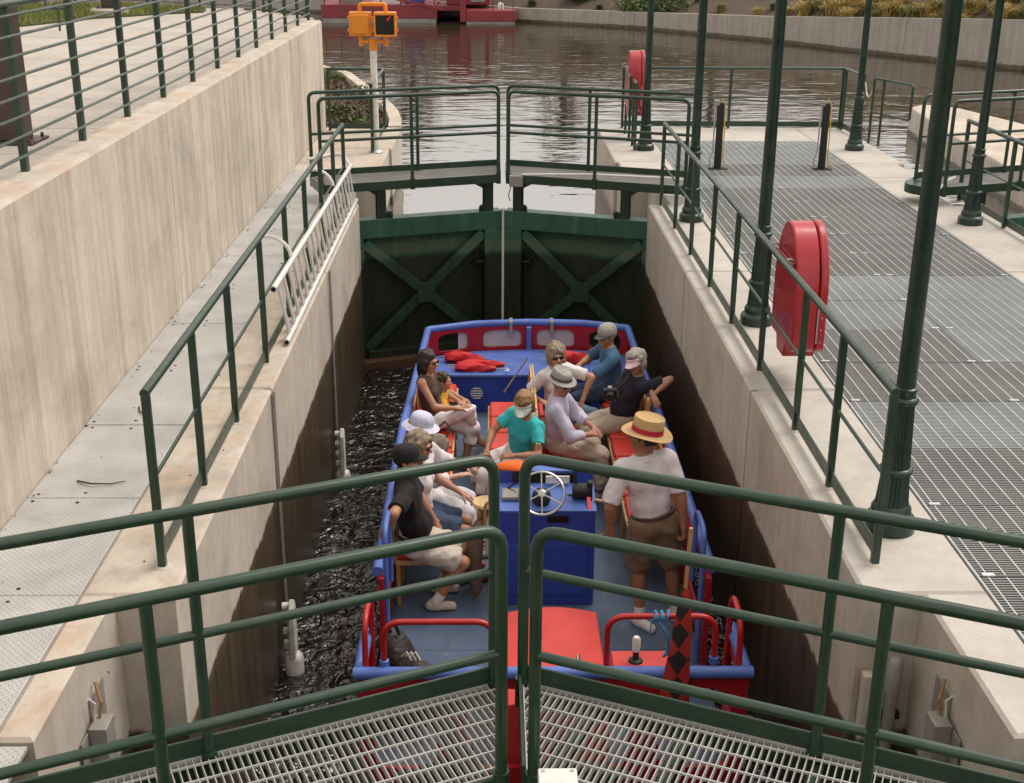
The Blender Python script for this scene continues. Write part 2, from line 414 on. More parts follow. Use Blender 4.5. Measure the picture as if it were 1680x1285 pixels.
# bank wall: each poured panel is a part
bw = thing('bank_wall', (8, 52, ZUP), 'long low grey concrete wall along the far bank of the canal', 'wall')
for i in range(len(BANK)-1):
    a, b = V(*BANK[i]), V(*BANK[i+1]); oa, ob = V(*bank_off(.35)[i]), V(*bank_off(.35)[i+1]); L = np.linalg.norm(b-a)
    k = max(1, int(round(L/3.2)))
    if i < 1 or i > 9: k = 1
    for j in range(k):
        s, e = j/k+.004/L*2, (j+1)/k-.004/L*2
        P = [a+(b-a)*s, a+(b-a)*e, oa+(ob-oa)*e, oa+(ob-oa)*s]
        m = MB(); m.add([(p[0], p[1], -2.5) for p in P]+[(p[0], p[1], p[2]) for p in P], [(3, 2, 1, 0), (4, 5, 6, 7), (0, 1, 5, 4), (1, 2, 6, 5), (2, 3, 7, 6), (3, 0, 4, 7)])
        m.build('wall_panel', MAT['conc_bank'], bw)
rows = [(.34, -.16), (1.2, .05), (3.0, .75), (6, 2.0), (11, 3.8), (18, 5.2), (30, 6.0), (70, 6.5), (300, 7)]
hm = MB(); n = len(BANK); vs = []
def subdiv(line, k):
    out = []
    for i in range(len(line)-1):
        for j in range(k): t = j/k; out.append(tuple(V(*line[i])*(1-t)+V(*line[i+1])*t))
    return out+[tuple(line[-1])]
for d, dz in rows:
    for p in subdiv(bank_off(d), 6): vs.append((p[0], p[1], p[2]+dz+(rng.uniform(-.12, .12)*min(1, d/3) if d > .5 else 0)))
n = len(vs)//len(rows)
hm.add(vs, [(r*n+i, r*n+i+1, (r+1)*n+i+1, (r+1)*n+i) for r in range(len(rows)-1) for i in range(n-1)])
struct(hm.build('hillside', MAT['soil'], smooth=True))
def hill_pt(i, t, d):
    a, b = V(*bank_off(d)[i]), V(*bank_off(d)[i+1]); p = a*(1-t)+b*t
    p[2] += float(np.interp(d, [r[0] for r in rows], [r[1] for r in rows])); return p

# water
cw = MB(); W = [(p[0], p[1]) for p in BANK]
cw.add([(-60, 17.0, ZUP), (60, 17.0, ZUP), (60, 120, ZUP), (-60, 120, ZUP)], [(0, 1, 2, 3)])
cw.build('canal_water', MAT['water_up'])['kind'] = 'structure'
def wave_sheet(name, x0, x1, y0, y1, z, step, amp, mat):
    xs = np.arange(x0, x1+step, step); ys = np.arange(y0, y1+step, step); X, Y = np.meshgrid(xs, ys)
    Z = np.zeros_like(X)
    for k in range(26):
        f = rng.uniform(4, 26); a = rng.uniform(0, 2*math.pi); ph = rng.uniform(0, 6.28)
        Z += np.sin(f*(X*math.cos(a)+Y*math.sin(a))+ph+1.2*np.sin(1.7*X+2.1*Y+k))/f*3.2
    Z = z+amp*Z; ny, nx = X.shape
    me = bpy.data.meshes.new(name); v = np.stack([X, Y, Z], -1).reshape(-1, 3)
    i = (np.arange(ny-1)[:, None]*nx+np.arange(nx-1)[None]).ravel(); q = np.stack([i, i+1, i+nx+1, i+nx], 1)
    fast_mesh(me, v, q); me.materials.append(mat)
    o = bpy.data.objects.new(name, me); COL.objects.link(o); struct(o); return o
def fast_mesh(me, v, q, smooth=True):
    me.vertices.add(len(v)); me.vertices.foreach_set('co', np.asarray(v, np.float32).ravel())
    me.loops.add(q.size); me.loops.foreach_set('vertex_index', np.asarray(q, np.int32).ravel())
    me.polygons.add(len(q)); me.polygons.foreach_set('loop_start', np.arange(0, q.size, q.shape[1], dtype=np.int32))
    me.polygons.foreach_set('loop_total', np.full(len(q), q.shape[1], np.int32))
    me.polygons.foreach_set('use_smooth', np.ones(len(q), bool) if smooth else np.zeros(len(q), bool)); me.update(); me.validate()
wave_sheet('lock_water', -2.9, 2.9, 2.0, 17.2, ZLO, .035, .0105, MAT['water_lock'])
struct(MB().add([(6.0, 2, ZLO+.9), (12, 2, ZLO+.9), (12, 17.2, ZLO+.9), (6.0, 17.2, ZLO+.9)], [(0, 1, 2, 3)]).build('second_lock_water', MAT['water_lock']))

# ---- left lock wall
lw = thing('lock_wall', (-2.1, 11, ZLO), 'concrete lock wall under the green railing beside the diamond plate walkway', 'wall')
LM = [MAT['conc_lock'], MAT['conc_top']]; PM = [MAT['conc_lock_far'], MAT['conc_top']]; DM = [MAT['conc_lock'], MAT['conc_deck']]; DPM = [MAT['conc_lock_far'], MAT['conc_deck']]
for y0, y1 in ((5.98, 9.16), (9.19, 12.64), (12.67, 16.0)): wallsec(-2.368, -1.865, y0, y1).build('wall_section', LM, lw)
wallsec(-2.368, -2.19, 4.70, 5.978).build('wall_section', LM, lw)
wallsec(-2.368, -2.15, 16.003, 18.38).build('wall_section', PM, lw)
MB().box(-3.08, -2.9, 1.5, 4.698, -3.3, -.03).build('wall_section', MAT['conc_lock'], lw)
for y0 in (9.165, 12.645):        # sealed joints with drain tubes
    MB().box(-1.93, -1.885, y0, y0+.02, -3, -.01).build('joint_seal', MAT['darkhole'], lw)
for y in (9.10, 12.74):
    MB().tube([(-1.852, y, -.02), (-1.852, y, -2.2)], .011, 6).tube([(-1.852, y+.05, -.02), (-1.852, y+.05, -2.2)], .011, 6).build('guide_tube', MAT['steelgrey'], lw, smooth=True)
lp = thing('lock_pier', (-2.3, 20, ZUP), 'pale concrete pier beside the far gate below the signal', 'pier')
wallsec(-3.08, -1.80, 18.384, 20.2).build('pier_block', PM, lp)
wallsec(-3.08, -1.76, 20.203, 22.4).build('pier_block', PM, lp)
# ---- walkway of diamond plates
wk = MB().box(-3.08, -2.37, 1.5, 18.38, -3.3, -.022).build('walkway', MAT['conc_top']); struct(wk)
y = 3.53; k = 0; pl = None; ho = None
while y < 18.3:
    y1 = min(y+1.22, 18.378); zt = random.uniform(-.002, .003)
    m = MB().cbox(-3.075, -2.373, y+.004, y1-.004, -.021, zt+.002, .004); m.build('floor_plate', MAT['plate'], wk)
    b = MB()
    for (bx, by) in ((-3.02, y+.05), (-3.02, y1-.05), (-2.73, y+.07), (-2.73, y1-.07)):
        b.lathe([(.012, 0), (.012, .002), (.009, .004)], (bx+random.uniform(-.01, .01), by, zt+.002), 8)
    b.build('bolt', MAT['rust'] if k % 2 else MAT['darkhole'], wk)
    y += 1.22; k += 1
MB().box(-2.9, -2.215, 2.2, 4.69, -.05, -.03).build('floor_plate', MAT['plate'], wk)
# twigs on the plates
for pts, lb in (([(-2.83, 7.42, .012), (-2.72, 7.36, .02), (-2.60, 7.37, .014), (-2.52, 7.42, .012)], 'thin curved brown twig lying across a plate by the coping'), ([(-2.78, 8.74, .012), (-2.74, 8.62, .02), (-2.68, 8.56, .012)], 'short hooked twig lying on the plate farther up the walkway')):
    tag(MB().tube(pts, [.007, .006, .005, .003][:len(pts)], 5).build('twig', MAT['brown']), lb, 'twig')
lf = MB(); 
for i in range(70):
    x, yy = rng.uniform(-3.06, -1.9), rng.uniform(5.2, 16); 
    if rng.rand() < .5: x = -3.07+abs(rng.normal(0, .025))
    a = rng.uniform(0, 6.28); s = rng.uniform(.006, .018); c, d = math.cos(a)*s, math.sin(a)*s
    lf.add([(x-c, yy-d, .006), (x+d*.5, yy-c*.5, .012), (x+c, yy+d, .007), (x-d*.5, yy+c*.5, .006)], [(0, 1, 2, 3)])
stuff(lf.build('leaf_litter', MAT['rust']))
# ---- tall retaining wall, plaza, railing on it
m = wallsec(-3.38, -3.08, 1.5, 22.45, -3.3, 1.81, .025)
rw = m.build('retaining_wall', [MAT['conc_wall'], MAT['conc_top']]); tag(rw, 'tall streaked concrete retaining wall carrying the plaza railing', 'wall')
pz = MB().prism([(-60, 0), (-3.382, 0), (-3.382, 23.9), (-4.55, 25.8), (-6, 26.6), (-7.5, 27.8), (-60, 31)], -3.3, 1.72)
pz = pz.build('plaza', MAT['paving']); struct(pz)
y = 2.0; k = 0
while y < 26.0:
    y1 = y+.62; xr = -3.384 if y1 < 23.9 else -3.384-(y1-23.9)*.75
    xl = -10.2-.07*k % .4
    for x0, x1 in ((xl, -7.3), (-7.296, -5.35), (-5.346, xr)):
        MB().cbox(x0+.003, x1-.003, y+.004, y1-.004, 1.70, 1.765+random.uniform(-.002, .002), .006).build('paving_slab', MAT['paving'], pz)
    y = y1; k += 1
LAWN = [(-40, 19.5), (-9.6, 19.7), (-7.76, 21.3), (-7.1, 23.1), (-6.3, 24.1), (-5.6, 24.8), (-5.7, 25.5), (-7.5, 26.6), (-40, 29)]
def inpoly(x, y, P):
    c = False
    for i in range(len(P)):
        (a, b), (d, e) = P[i-1], P[i]
        if (b > y) != (e > y) and x < (d-a)*(y-b)/(e-b)+a: c = not c
    return c
lawn = MB().prism(LAWN, 1.60, 1.80).build('lawn_bed', MAT['grass_ground']); struct(lawn)
# grass blades over the lawn
gv = []; gq = []
for i in range(16000):
    x = rng.uniform(-11.5, -5.5); yy = rng.uniform(19.6, 26.6)
    if not inpoly(x, yy, LAWN): continue
    a = rng.uniform(0, 6.28); h = rng.uniform(.04, .10); wd = .012; c, d = math.cos(a)*wd, math.sin(a)*wd; lx, ly = rng.uniform(-.04, .04, 2)
    o = len(gv); gv += [(x-c, yy-d, 1.795), (x+c, yy+d, 1.795), (x+lx, yy+ly, 1.795+h)]; gq.append((o, o+1, o+2))
MAT['blade'] = simple('grass_blade', (.17, .19, .035), .7, 0, .4, 3)
me = bpy.data.meshes.new('lawn_grass'); fast_mesh(me, np.array(gv), np.array(gq), False); me.materials.append(MAT['blade'])
o = bpy.data.objects.new('lawn_grass', me); COL.objects.link(o); stuff(o)

def wall_railing(name, pts, z0, label, rods=8, h=1.08, post=(.045, .055), end=True):
    r = thing(name, (pts[0][0], pts[0][1], z0), label, 'railing')
    for i, (x, yy) in enumerate(pts):
        MB().box(x-post[0]/2, x+post[0]/2, yy-post[1]/2, yy+post[1]/2, z0-.01, z0+h-.02).build('post', MAT['green'], r)
    for k in range(rods):
        z = z0+.115+k*.128
        m = MB(); m.tube([(x+.03, yy, z) for x, yy in pts], .011, 6); m.build('rail_rod', MAT['green'], r, smooth=True)
    MB().tube([(x, yy, z0+h) for x, yy in pts], .026, 10).build('top_rail', MAT['green'], r, smooth=True)
    return r
wall_railing('plaza_railing', [(-3.30, 2.2+1.27*0)]+[(-3.305, 3.43+1.27*k) for k in range(16)], 1.81, 'green multi rod railing standing on the tall retaining wall')
wall_railing('plaza_railing', [(-3.5, 22.55), (-3.5, 23.7), (-4.6, 25.6), (-6.0, 26.35), (-7.3, 27.3), (-9, 28)], 1.72, 'green railing along the far curved edge of the plaza', 4)
def column(x, yy, s, label, foot):
    r = thing('brown_column', (x, yy, 1.76), label, 'column')
    if foot: MB().lathe([(.34, 0), (.34, .10), (.31, .13)], (x, yy, 1.765), 20).build('footing', MAT['conc_top'], r, smooth=True, flat_ang=30)
    z = 1.90 if foot else 1.767
    MB().box(x-.2, x+.2, yy-.2, yy+.2, z, z+.018).build('base_plate', MAT['brown'], r)
    for dx in (-.16, .16):
        for dy in (-.16, .16): MB().lathe([(.014, 0), (.014, .02), (.006, .035)], (x+dx, yy+dy, z+.018), 6).build('bolt', MAT['brown'], r)
    MB().box(x-s/2, x+s/2, yy-s/2, yy+s/2, z+.019, z+3.2).build('shaft', MAT['brown'], r, bevel=.008)
column(-3.90, 9.98, .22, 'square dark brown steel column bolted to the plaza behind the railing', False)
column(-7.12, 24.0, .24, 'brown steel column on a round concrete footing at the lawn edge', True)
# hoop of a bicycle stand by the lawn
bs = thing('bicycle_stand', (-6.9, 20.6, 1.77), 'small green looped bicycle stand at the edge of the lawn', 'stand')
MB().tube([(-6.92, 20.5, 1.765), (-6.92, 20.5, 2.1)], .018, 8).build('leg', MAT['green'], bs, smooth=True)
MB().tube(fillet([(-7.1, 20.5, 2.3), (-7.1, 20.5, 2.1), (-6.74, 20.5, 2.1), (-6.74, 20.5, 2.3), (-7.1, 20.5, 2.3)], .09), .018, 8).build('loop', MAT['green'], bs, smooth=True)

# ---- right platform (structure) with grating panels
rd = MB().box(2.552, 5.248, 1.5, 21.07, -3.3, -.35).build('platform', MAT['pit']); struct(rd)
def both(x0, x1, y0, y1, mats, nm='deck_slab'):
    wallsec(x0, x1, y0, y1).build(nm, mats, rd); wallsec(8-x1, 8-x0, y0, y1).build(nm, mats, rd)
for y0, y1 in ((5.98, 9.13), (9.16, 12.68), (12.71, 16.0)):
    wallsec(1.865, 2.55, y0, y1).build('deck_slab', DM, rd)
    wallsec(5.25, 6.135, y0, y1).build('deck_slab', DM, rd)
wallsec(2.19, 2.55, 4.70, 5.977).build('deck_slab', DM, rd); wallsec(5.25, 6.1, 1.5, 5.977).build('deck_slab', DM, rd)
wallsec(2.15, 2.55, 16.003, 18.37).build('deck_slab', DPM, rd); wallsec(5.25, 5.85, 16.003, 17.9).build('deck_slab', DPM, rd)
wallsec(1.77, 2.55, 18.374, 19.1).build('deck_slab', DPM, rd); wallsec(1.72, 2.55, 19.103, 22.5).build('deck_slab', DPM, rd)
wallsec(5.25, 6.02, 17.904, 19.0).build('deck_slab', DPM, rd); wallsec(5.25, 6.12, 19.003, 22.5).build('deck_slab', DPM, rd)
wallsec(2.552, 5.248, 21.08, 22.5).build('deck_slab', DPM, rd)
wallsec(2.38, 2.55, 1.5, 4.697).build('deck_slab', DM, rd)
for y0 in (9.135, 12.685): MB().box(1.885, 1.93, y0, y0+.02, -3, -.01).build('joint_seal', MAT['darkhole'], rd)
for x in (2.553, 5.238):       # edge angle of the grating pit
    MB().box(x, x+.009, 4.0, 21.07, -.06, .003).build('edge_angle', MAT['galv'], rd)
# grating panels: serrated bearing bars across, cross rods along
def panel_mesh(nm, mat, w=1.336, l=.90):
    m = MB(); k = 0; yy = .008
    while yy < l-.004:
        m.box(0, w, yy-.0035, yy+.0035, -.034, 0); yy += .0265
    m.mi = 1; x = .05
    while x < w: m.box(x-.003, x+.003, 0, l-.006, -.009, .003); x += .1025
    me = bpy.data.meshes.new(nm); me.from_pydata(m.v, [], m.f); me.materials.append(mat); me.materials.append(MAT['rod']); me.polygons.foreach_set('material_index', m.m); return me
pm = [panel_mesh('grating_panel_old', MAT['deckgrate']), panel_mesh('grating_panel_new', MAT['deckgrate2'])]
pw = [panel_mesh('grating_panel_old_end', MAT['deckgrate'], 1.336, .60), panel_mesh('grating_panel_new_end', MAT['deckgrate2'], 1.336, .60)]
yy = 21.06; r = 0
light = {0, 1, 2, 4, 10, 11, 14}
while yy > 3.6:
    l = .60 if r in (0, 1) else .90
    for c, x in enumerate((2.564, 3.904)):
        me = (pw if l < .7 else pm)[1 if (r in light or (c == 1 and r in (12,))) else 0]
        o = bpy.data.objects.new('grating_panel', me); COL.objects.link(o); o.parent = rd
        o.location = (x+random.uniform(-.003, .003), yy-l, random.uniform(-.006, 0))
    for x in (2.62, 3.84, 3.97, 5.17):       # saddle clips
        MB().box(x-.035, x+.035, yy-l-.012, yy-l+.02, -.004, .007).build('saddle_clip', MAT['galv'], rd)
    yy -= l+.012; r += 1
for k in range(12):     # bearers under the grating
    MB().box(2.563, 5.236, 4+1.5*k, 4.1+1.5*k, -.25, -.04).build('bearer', MAT['steelgrey'], rd)

# ================================================================== handrails
def handrail(name, pts, label, h=1.045, z0=0., toe=True, group=None, mid=True, ext=0.):
    r = thing(name, (pts[0][0], pts[0][1], z0), label, 'railing', group)
    d = nrm(V(*pts[-1])-V(*pts[0]))
    for x, yy in pts:
        a = abs(d[0]) > abs(d[1]); w2, t2 = (.026, .008) if a else (.008, .026)
        MB().box(x-.022, x+.022, yy-.022, yy+.022, z0-.01, z0+h-.015).build('post', MAT['green'], r, bevel=.004)
        MB().lathe([(.055, 0), (.05, .006), (.03, .010)], (x, yy, z0), 10).build('grout_pad', MAT['conc_top'], r)
    e = [V(*p) for p in pts]; e[0] = e[0]-d*ext*0-d*.02; e[-1] = e[-1]+d*.02
    MB().tube([(p[0], p[1], z0+h) for p in e], .026, 10).build('top_rail', MAT['green'], r, smooth=True)
    if mid: MB().tube([(p[0], p[1], z0+h*.52) for p in e], .012, 8).build('middle_rod', MAT['green'], r, smooth=True)
    if toe: MB().bar((e[0][0], e[0][1], z0+.085), (e[-1][0], e[-1][1], z0+.085), .010, .09).build('toe_board', MAT['green'], r)
    return r
handrail('handrail', [(-2.005, y) for y in (6.29, 7.37, 8.46, 9.76, 11.04, 12.3, 13.5, 14.65, 15.71)], 'green handrail on the coping beside the diamond plate walkway')
handrail('handrail', [(2.02, y) for y in (6.31, 7.34, 8.31, 9.58, 10.85, 12.07, 13.36, 14.62, 15.92)], 'green handrail along the lock edge in front of the lamp posts')
handrail('handrail', [(2.15, 22.42), (4.03, 22.40), (6.0, 22.40)], 'green handrail across the far end of the grating platform')
handrail('handrail', [(6.02, 22.3), (6.05, 21.3)], 'short green handrail turning back at the far right platform corner')
handrail('handrail', [(2.14, 21.75), (2.12, 20.95)], 'short green handrail in front of the far red cabinet', toe=False)
handrail('handrail', [(2.13, 20.5), (2.12, 20.05)], 'smallest green handrail at the far pier beside a lamp base', toe=False)
handrail('handrail', [(6.0, 16.28), (5.98, 14.69), (5.98, 13.2), (5.98, 11.7)], 'green handrail beside the lamp post at the right edge')
handrail('handrail', [(-2.95, 21.98), (-2.0, 21.98)], 'green handrail in front of the mulch bed on the far pier')
handrail('handrail', [(-2.0, 21.9), (-2.02, 19.74)], 'green handrail along the pier edge under the signal')
# looped gate in the rail at the right with its chain
lg = thing('rail_gate', (6.12, 20.4, 0), 'open green looped rail gate with a chain at the platform corner', 'gate')
MB().tube(fillet([(6.10, 20.88, 0), (6.10, 20.88, 1.06), (6.42, 19.9, 1.06), (6.42, 19.9, .52), (6.10, 20.88, .52)], .05), .022, 8).build('loop', MAT['green'], lg, smooth=True)
MB().tube([(6.18, 20.6, 0), (6.18, 20.6, 1.05)], .022, 8).build('post', MAT['green'], lg, smooth=True)
cp = [V(6.06, 21.25, .95)*(1-t)+V(6.10, 20.9, .95)*t+V(0, 0, -.22*4*t*(1-t)) for t in np.linspace(0, 1, 12)]
MB().tube(cp, .011, 6).build('chain', MAT['galv'], lg, smooth=True)

# ================================================================== lock gates
def bolts(m, x, y0, zs, r=.012):
    for z in zs: m.lathe([(r, 0), (r*.7, .008)], (x, y0, z), 6, axis=(0, -1, 0))
    return m
def gate_leaf(hinge, apex, sg, label, near, second=False):
    hx, hy = hinge; L = math.hypot(apex[0]-hx, apex[1]-hy); th = math.atan2(apex[1]-hy, abs(apex[0]-hx))
    r = thing('lock_gate', (hx, hy, 0), label, 'lock gate'); r.rotation_euler = (0, 0, th*sg)
    def B(name, mat, *bx, bevel=.006):
        m = MB()
        for x0, x1, y0, y1, z0, z1 in bx: m.box(sg*x0, sg*x1, y0, y1, z0, z1)
        return build_local(m, name, mat, r, bevel=bevel)
    G = MAT['gate']; F = MAT['green']
    B('skin_plate', G, (.03, L-.05, .10, .115, -3.2, -.31), bevel=0)
    B('top_beam', G, (.0, L-.04, -.10, .118, -.55, -.30))
    B('mitre_post', G, (L-.30, L-.05, -.118, .098, -3.2, -.552))
    B('heel_post', G, (.002, .085, -.10, .098, -3.2, -.552))
    B('bottom_beam', G, (.09, L-.305, -.13, .095, -2.42, -2.12))
    B('sill_plate', MAT['rust'], (-.06, L-.05, -.30, -.135, -2.5, -2.22))
    br = MB(); x0, x1 = .10, L-.31
    br.bar((sg*x0, -.075, -.62), (sg*x1, -.075, -2.10), .05, .135, up=(0, 0, 1)); build_local(br, 'diagonal_brace', MAT['gate_brace'], r, bevel=.006)
    br = MB(); br.bar((sg*x0, -.045, -2.10), (sg*x1, -.045, -.60), .05, .135, up=(0, 0, 1)); build_local(br, 'diagonal_brace', MAT['gate_brace'], r, bevel=.006)
    B('gusset_plate', MAT['gate_brace'], ((x0+x1)/2-.13, (x0+x1)/2+.13, -.108, -.095, -1.50, -1.22))
    B('mitre_seal', MAT['white'], (L-.047, L-.028, -.135, -.05, -3.0, -.27))
    B('sluice_bracket', G, (L-.42, L-.31, -.09, .095, -1.02, -.99), (L-.42, L-.31, -.09, .095, -1.9, -1.87), (L-.36, L-.345, -.06, -.045, -1.87, -1.02))
    m = MB().box(sg*-.055, sg*.0, -.135, -.125, -2.3, -.27); bolts(m, sg*-.03, -.135, np.arange(-2.2, -.3, .17)); build_local(m, 'heel_strip', MAT['galv'], r)
    # walkway carried on posts
    for s in (.36, L-.22):
        B('walkway_post', F, (s-.06, s+.06, -.055, -.045, -.30, .13), (s-.06, s+.06, .045, .055, -.30, .13), (s-.006, s+.006, -.045, .045, -.30, .13), bevel=0)
        d = .1 if s < 1 else -.1
        m = MB(); m.lathe([(.045, -.012), (.045, .012)], (sg*(s+d), -.05, -.25), 10, axis=(0, 1, 0)); m.box(sg*(s+d)-.045, sg*(s+d)+.045, -.062, -.038, -.30, -.25); build_local(m, 'lifting_lug', F, r)
        m = MB(); gx = .30 if s > 1 else .25
        m.add([(sg*(s-.06), -.03, .0), (sg*(s-.06), .03, .0), (sg*(s-gx), .03, .125), (sg*(s-gx), -.03, .125), (sg*(s-.06), .03, .125), (sg*(s-.06), -.03, .125)], [(0, 1, 2, 3), (0, 3, 5), (1, 4, 2), (3, 2, 4, 5)])
        build_local(m, 'gusset', F, r)
    s0, s1 = -.50, L-.042; WD = .30
    tn = math.tan(th); end = lambda yv: s1+yv*tn          # walkway ends are cut along the seam
    B('edge_beam', F, (s0, end(-WD)-.01, -WD-.012, -WD, .13, .245)); B('edge_beam', F, (s0, end(WD)-.005, WD, WD+.012, .13, .33))
    m = MB(); m.bar((sg*(end(-WD-.012)), -WD-.012, .21), (sg*(end(WD+.012)), WD+.012, .21), .012, .16); build_local(m, 'end_plate', F, r)
    B('end_plate', F, (s0-.012, s0, -WD-.012, WD+.012, .13, .245))
    for s in (.36, .95, 1.5, L-.26): B('cross_beam', F, (s-.03, s+.03, -WD+.002, WD-.002, .135, .205))
    if near: B('fender_timber', MAT['timber'], (.2, L-.35, .20, .34, -.62, -.40))
    # grating: bars across, rods along
    m = MB(); st = .030 if near else .04; x = s0+.02
    while x < end(WD)-.02:
        y0_ = max(-WD+.004, (x-s1+.012)/tn)
        if y0_ < WD-.01: m.box(sg*x-.0019, sg*x+.0019, y0_, WD-.004, .208, .243)
        x += st
    yv = -WD+.05
    while yv < WD: m.box(sg*(s0+.005), sg*(end(yv)-.012), yv-.003, yv+.003, .236, .2465); yv += .1
    for e in (-WD+.002, WD-.008): m.box(sg*s0+.0, sg*(end(e)-.012), e, e+.006, .210, .2475)
    m.box(sg*(s0+.002), sg*(s0+.008), -WD+.01, WD-.01, .210, .2475)
    m.bar((sg*(end(-WD+.01)-.016), -WD+.01, .229), (sg*(end(WD-.01)-.016), WD-.01, .229), .006, .036)
    build_local(m, 'grating', MAT['grating'], r)
    # two looped handrails
    T = .024; top = 1.33
    for yy in (-WD-.0, WD+.0):
        a, b = (s0+.02, end(yy)-.028+(sg*(-.015 if yy > 0 else .015) if near else 0))
        m = MB(); m.tube(fillet([(sg*a, yy, .15), (sg*a, yy, top), (sg*b, yy, top), (sg*b, yy, .15)], .09, 6), T, 12); build_local(m, 'handrail_loop', F, r, smooth=True)
        m = MB(); m.tube([(sg*a, yy, .80), (sg*b, yy, .80)], T*.85, 10); build_local(m, 'middle_rail', F, r, smooth=True)
        pm_ = .97 if yy > 0 else .72
        m = MB(); m.tube([(sg*pm_, yy, .15), (sg*pm_, yy, top-.01)], T*.95, 10); build_local(m, 'rail_post', F, r, smooth=True)
        for s in (a, pm_, b):
            m = MB(); m.lathe([(.034, .12), (.034, .262)], (sg*s, yy, 0), 12); m.lathe([(.014, 0), (.012, .016)], (sg*s, yy-.032, .165), 6, axis=(0, -1, 0)); build_local(m, 'post_socket', F, r, smooth=True, flat_ang=30)
    if second:
        m = MB(); c = [(sg*(s0-.0)+sg*-.30*math.cos(t), .30*math.sin(t), 0) for t in np.linspace(-math.pi/2, math.pi/2, 13)]
        vs = [(x, y, z) for z in (.13, .245) for x, y, _ in c]; n = len(c)
        m.add(vs, [(i, i+1, n+i+1, n+i) for i in range(n-1)]+[tuple(range(n, 2*n))]); build_local(m, 'rounded_end', F, r)
    return r
gate_leaf((-1.97, 16.41), (0, 17.10), 1, 'left leaf of the far closed green lock gate with walkway', False)
gate_leaf((1.97, 16.41), (0, 17.10), -1, 'right leaf of the far closed green lock gate with walkway', False)
gate_leaf((-2.07, 3.60), (-.07, 4.47), 1, 'left leaf of the near green lock gate with grating walkway', True)
gate_leaf((1.93, 3.60), (-.07, 4.47), -1, 'right leaf of the near green lock gate with grating walkway', True)
gate_leaf((6.03, 16.41), (8.0, 17.10), 1, 'green gate leaf of the neighbouring lock with rounded walkway end', False, True)
gate_leaf((9.97, 16.41), (8.0, 17.10), -1, 'farther gate leaf of the neighbouring lock behind the right lamp post', False)
# pale conduit looping at the neighbouring gate and cables on the far gate
tag(MB().tube([(5.62, 16.0, .02), (5.60, 15.95, .22), (5.72, 16.0, .33), (5.9, 16.25, .32)], .018, 8).build('cable_conduit', MAT['white'], smooth=True), 'white looped conduit at the end of the right hand gate walkway', 'conduit')
tag(MB().tube(fillet([(2.35, 16.05, .30), (2.2, 16.0, .34), (1.2, 16.40, .31), (.62, 16.63, .27), (.25, 16.75, .24)], .2), .014, 8).build('cable_conduit', MAT['white'], smooth=True), 'pale conduit lying along the right leaf of the far gate', 'conduit')
jb = thing('junction_box', (.16, 16.72, .1), 'small grey junction box at the seam of the far gate', 'box')
MB().box(.08, .26, 16.66, 16.76, .09, .24).build('casing', MAT['steelgrey'], jb, bevel=.01)
MB().tube([(.1, 16.68, .09), (.07, 16.66, -.02), (.09, 16.66, -.1)], .008, 6).build('cable', MAT['timber'], jb)
wb = thing('control_box', (.11, 3.9, .25), 'white square box on the near gate walkway at the bottom edge', 'box')
m = MB().box(.02, .17, 3.83, 4.01, .26, .36); m.build('casing', MAT['white'], wb, bevel=.006)
MB().lathe([(.008, 0), (.006, .003)], (.04, 3.99, .361), 6).lathe([(.008, 0), (.006, .003)], (.15, 3.99, .361), 6).build('screw', MAT['galv'], wb)

# junction boxes with wires in the gate recesses
for sx, lb in ((-1, 'open grey electrical box with wires on the left recess wall'), (1, 'open grey electrical box with wires on the right recess wall')):
    X = sx*2.19; r = thing('electrical_box', (X, 5.4, -.5), lb, 'box')
    MB().box(X-sx*.001, X-sx*.012, 5.40, 5.62, -.62, -.28).build('back_plate', MAT['steelgrey'], r)
    MB().box(X-sx*.02, X-sx*.11, 5.30, 5.44, -.72, -.38).build('casing', MAT['steelgrey'], r, bevel=.005)
    MB().box(X-sx*.013, X-sx*.02, 5.20, 5.30, -.74, -.40).build('lid', MAT['steelgrey'], r)
    MB().tube([(X-sx*.05, 5.40, -.38), (X-sx*.06, 5.42, -.30), (X-sx*.02, 5.48, -.22)], .009, 6).build('wire', MAT['timber'], r)
    MB().tube([(X-sx*.03, 5.38, -.38), (X-sx*.05, 5.36, -.27), (X-sx*.03, 5.33, -.22)], .006, 6).build('wire', MAT['white'], r)
# sluice gear in the right recess
sg_ = thing('sluice_gear', (2.05, 5.9, -1), 'grey plastic pipe and weathered timber rail in the right gate recess', 'pipe')
MB().tube([(2.06, 5.90, -.48), (2.06, 5.90, -2.5)], .034, 12).build('pipe', MAT['steelgrey'], sg_, smooth=True)
MB().lathe([(.042, -.22), (.045, -.02), (.03, 0)], (2.06, 5.90, -.36), 12).build('cap', MAT['steelgrey'], sg_, smooth=True)
MB().box(1.90, 1.96, 5.90, 5.972, -2.6, -.48).build('rail', MAT['conc_lock'], sg_, bevel=.01)
MB().box(1.985, 2.135, 5.93, 5.972, -.78, -.74).build('pipe_clamp', MAT['black'], sg_)
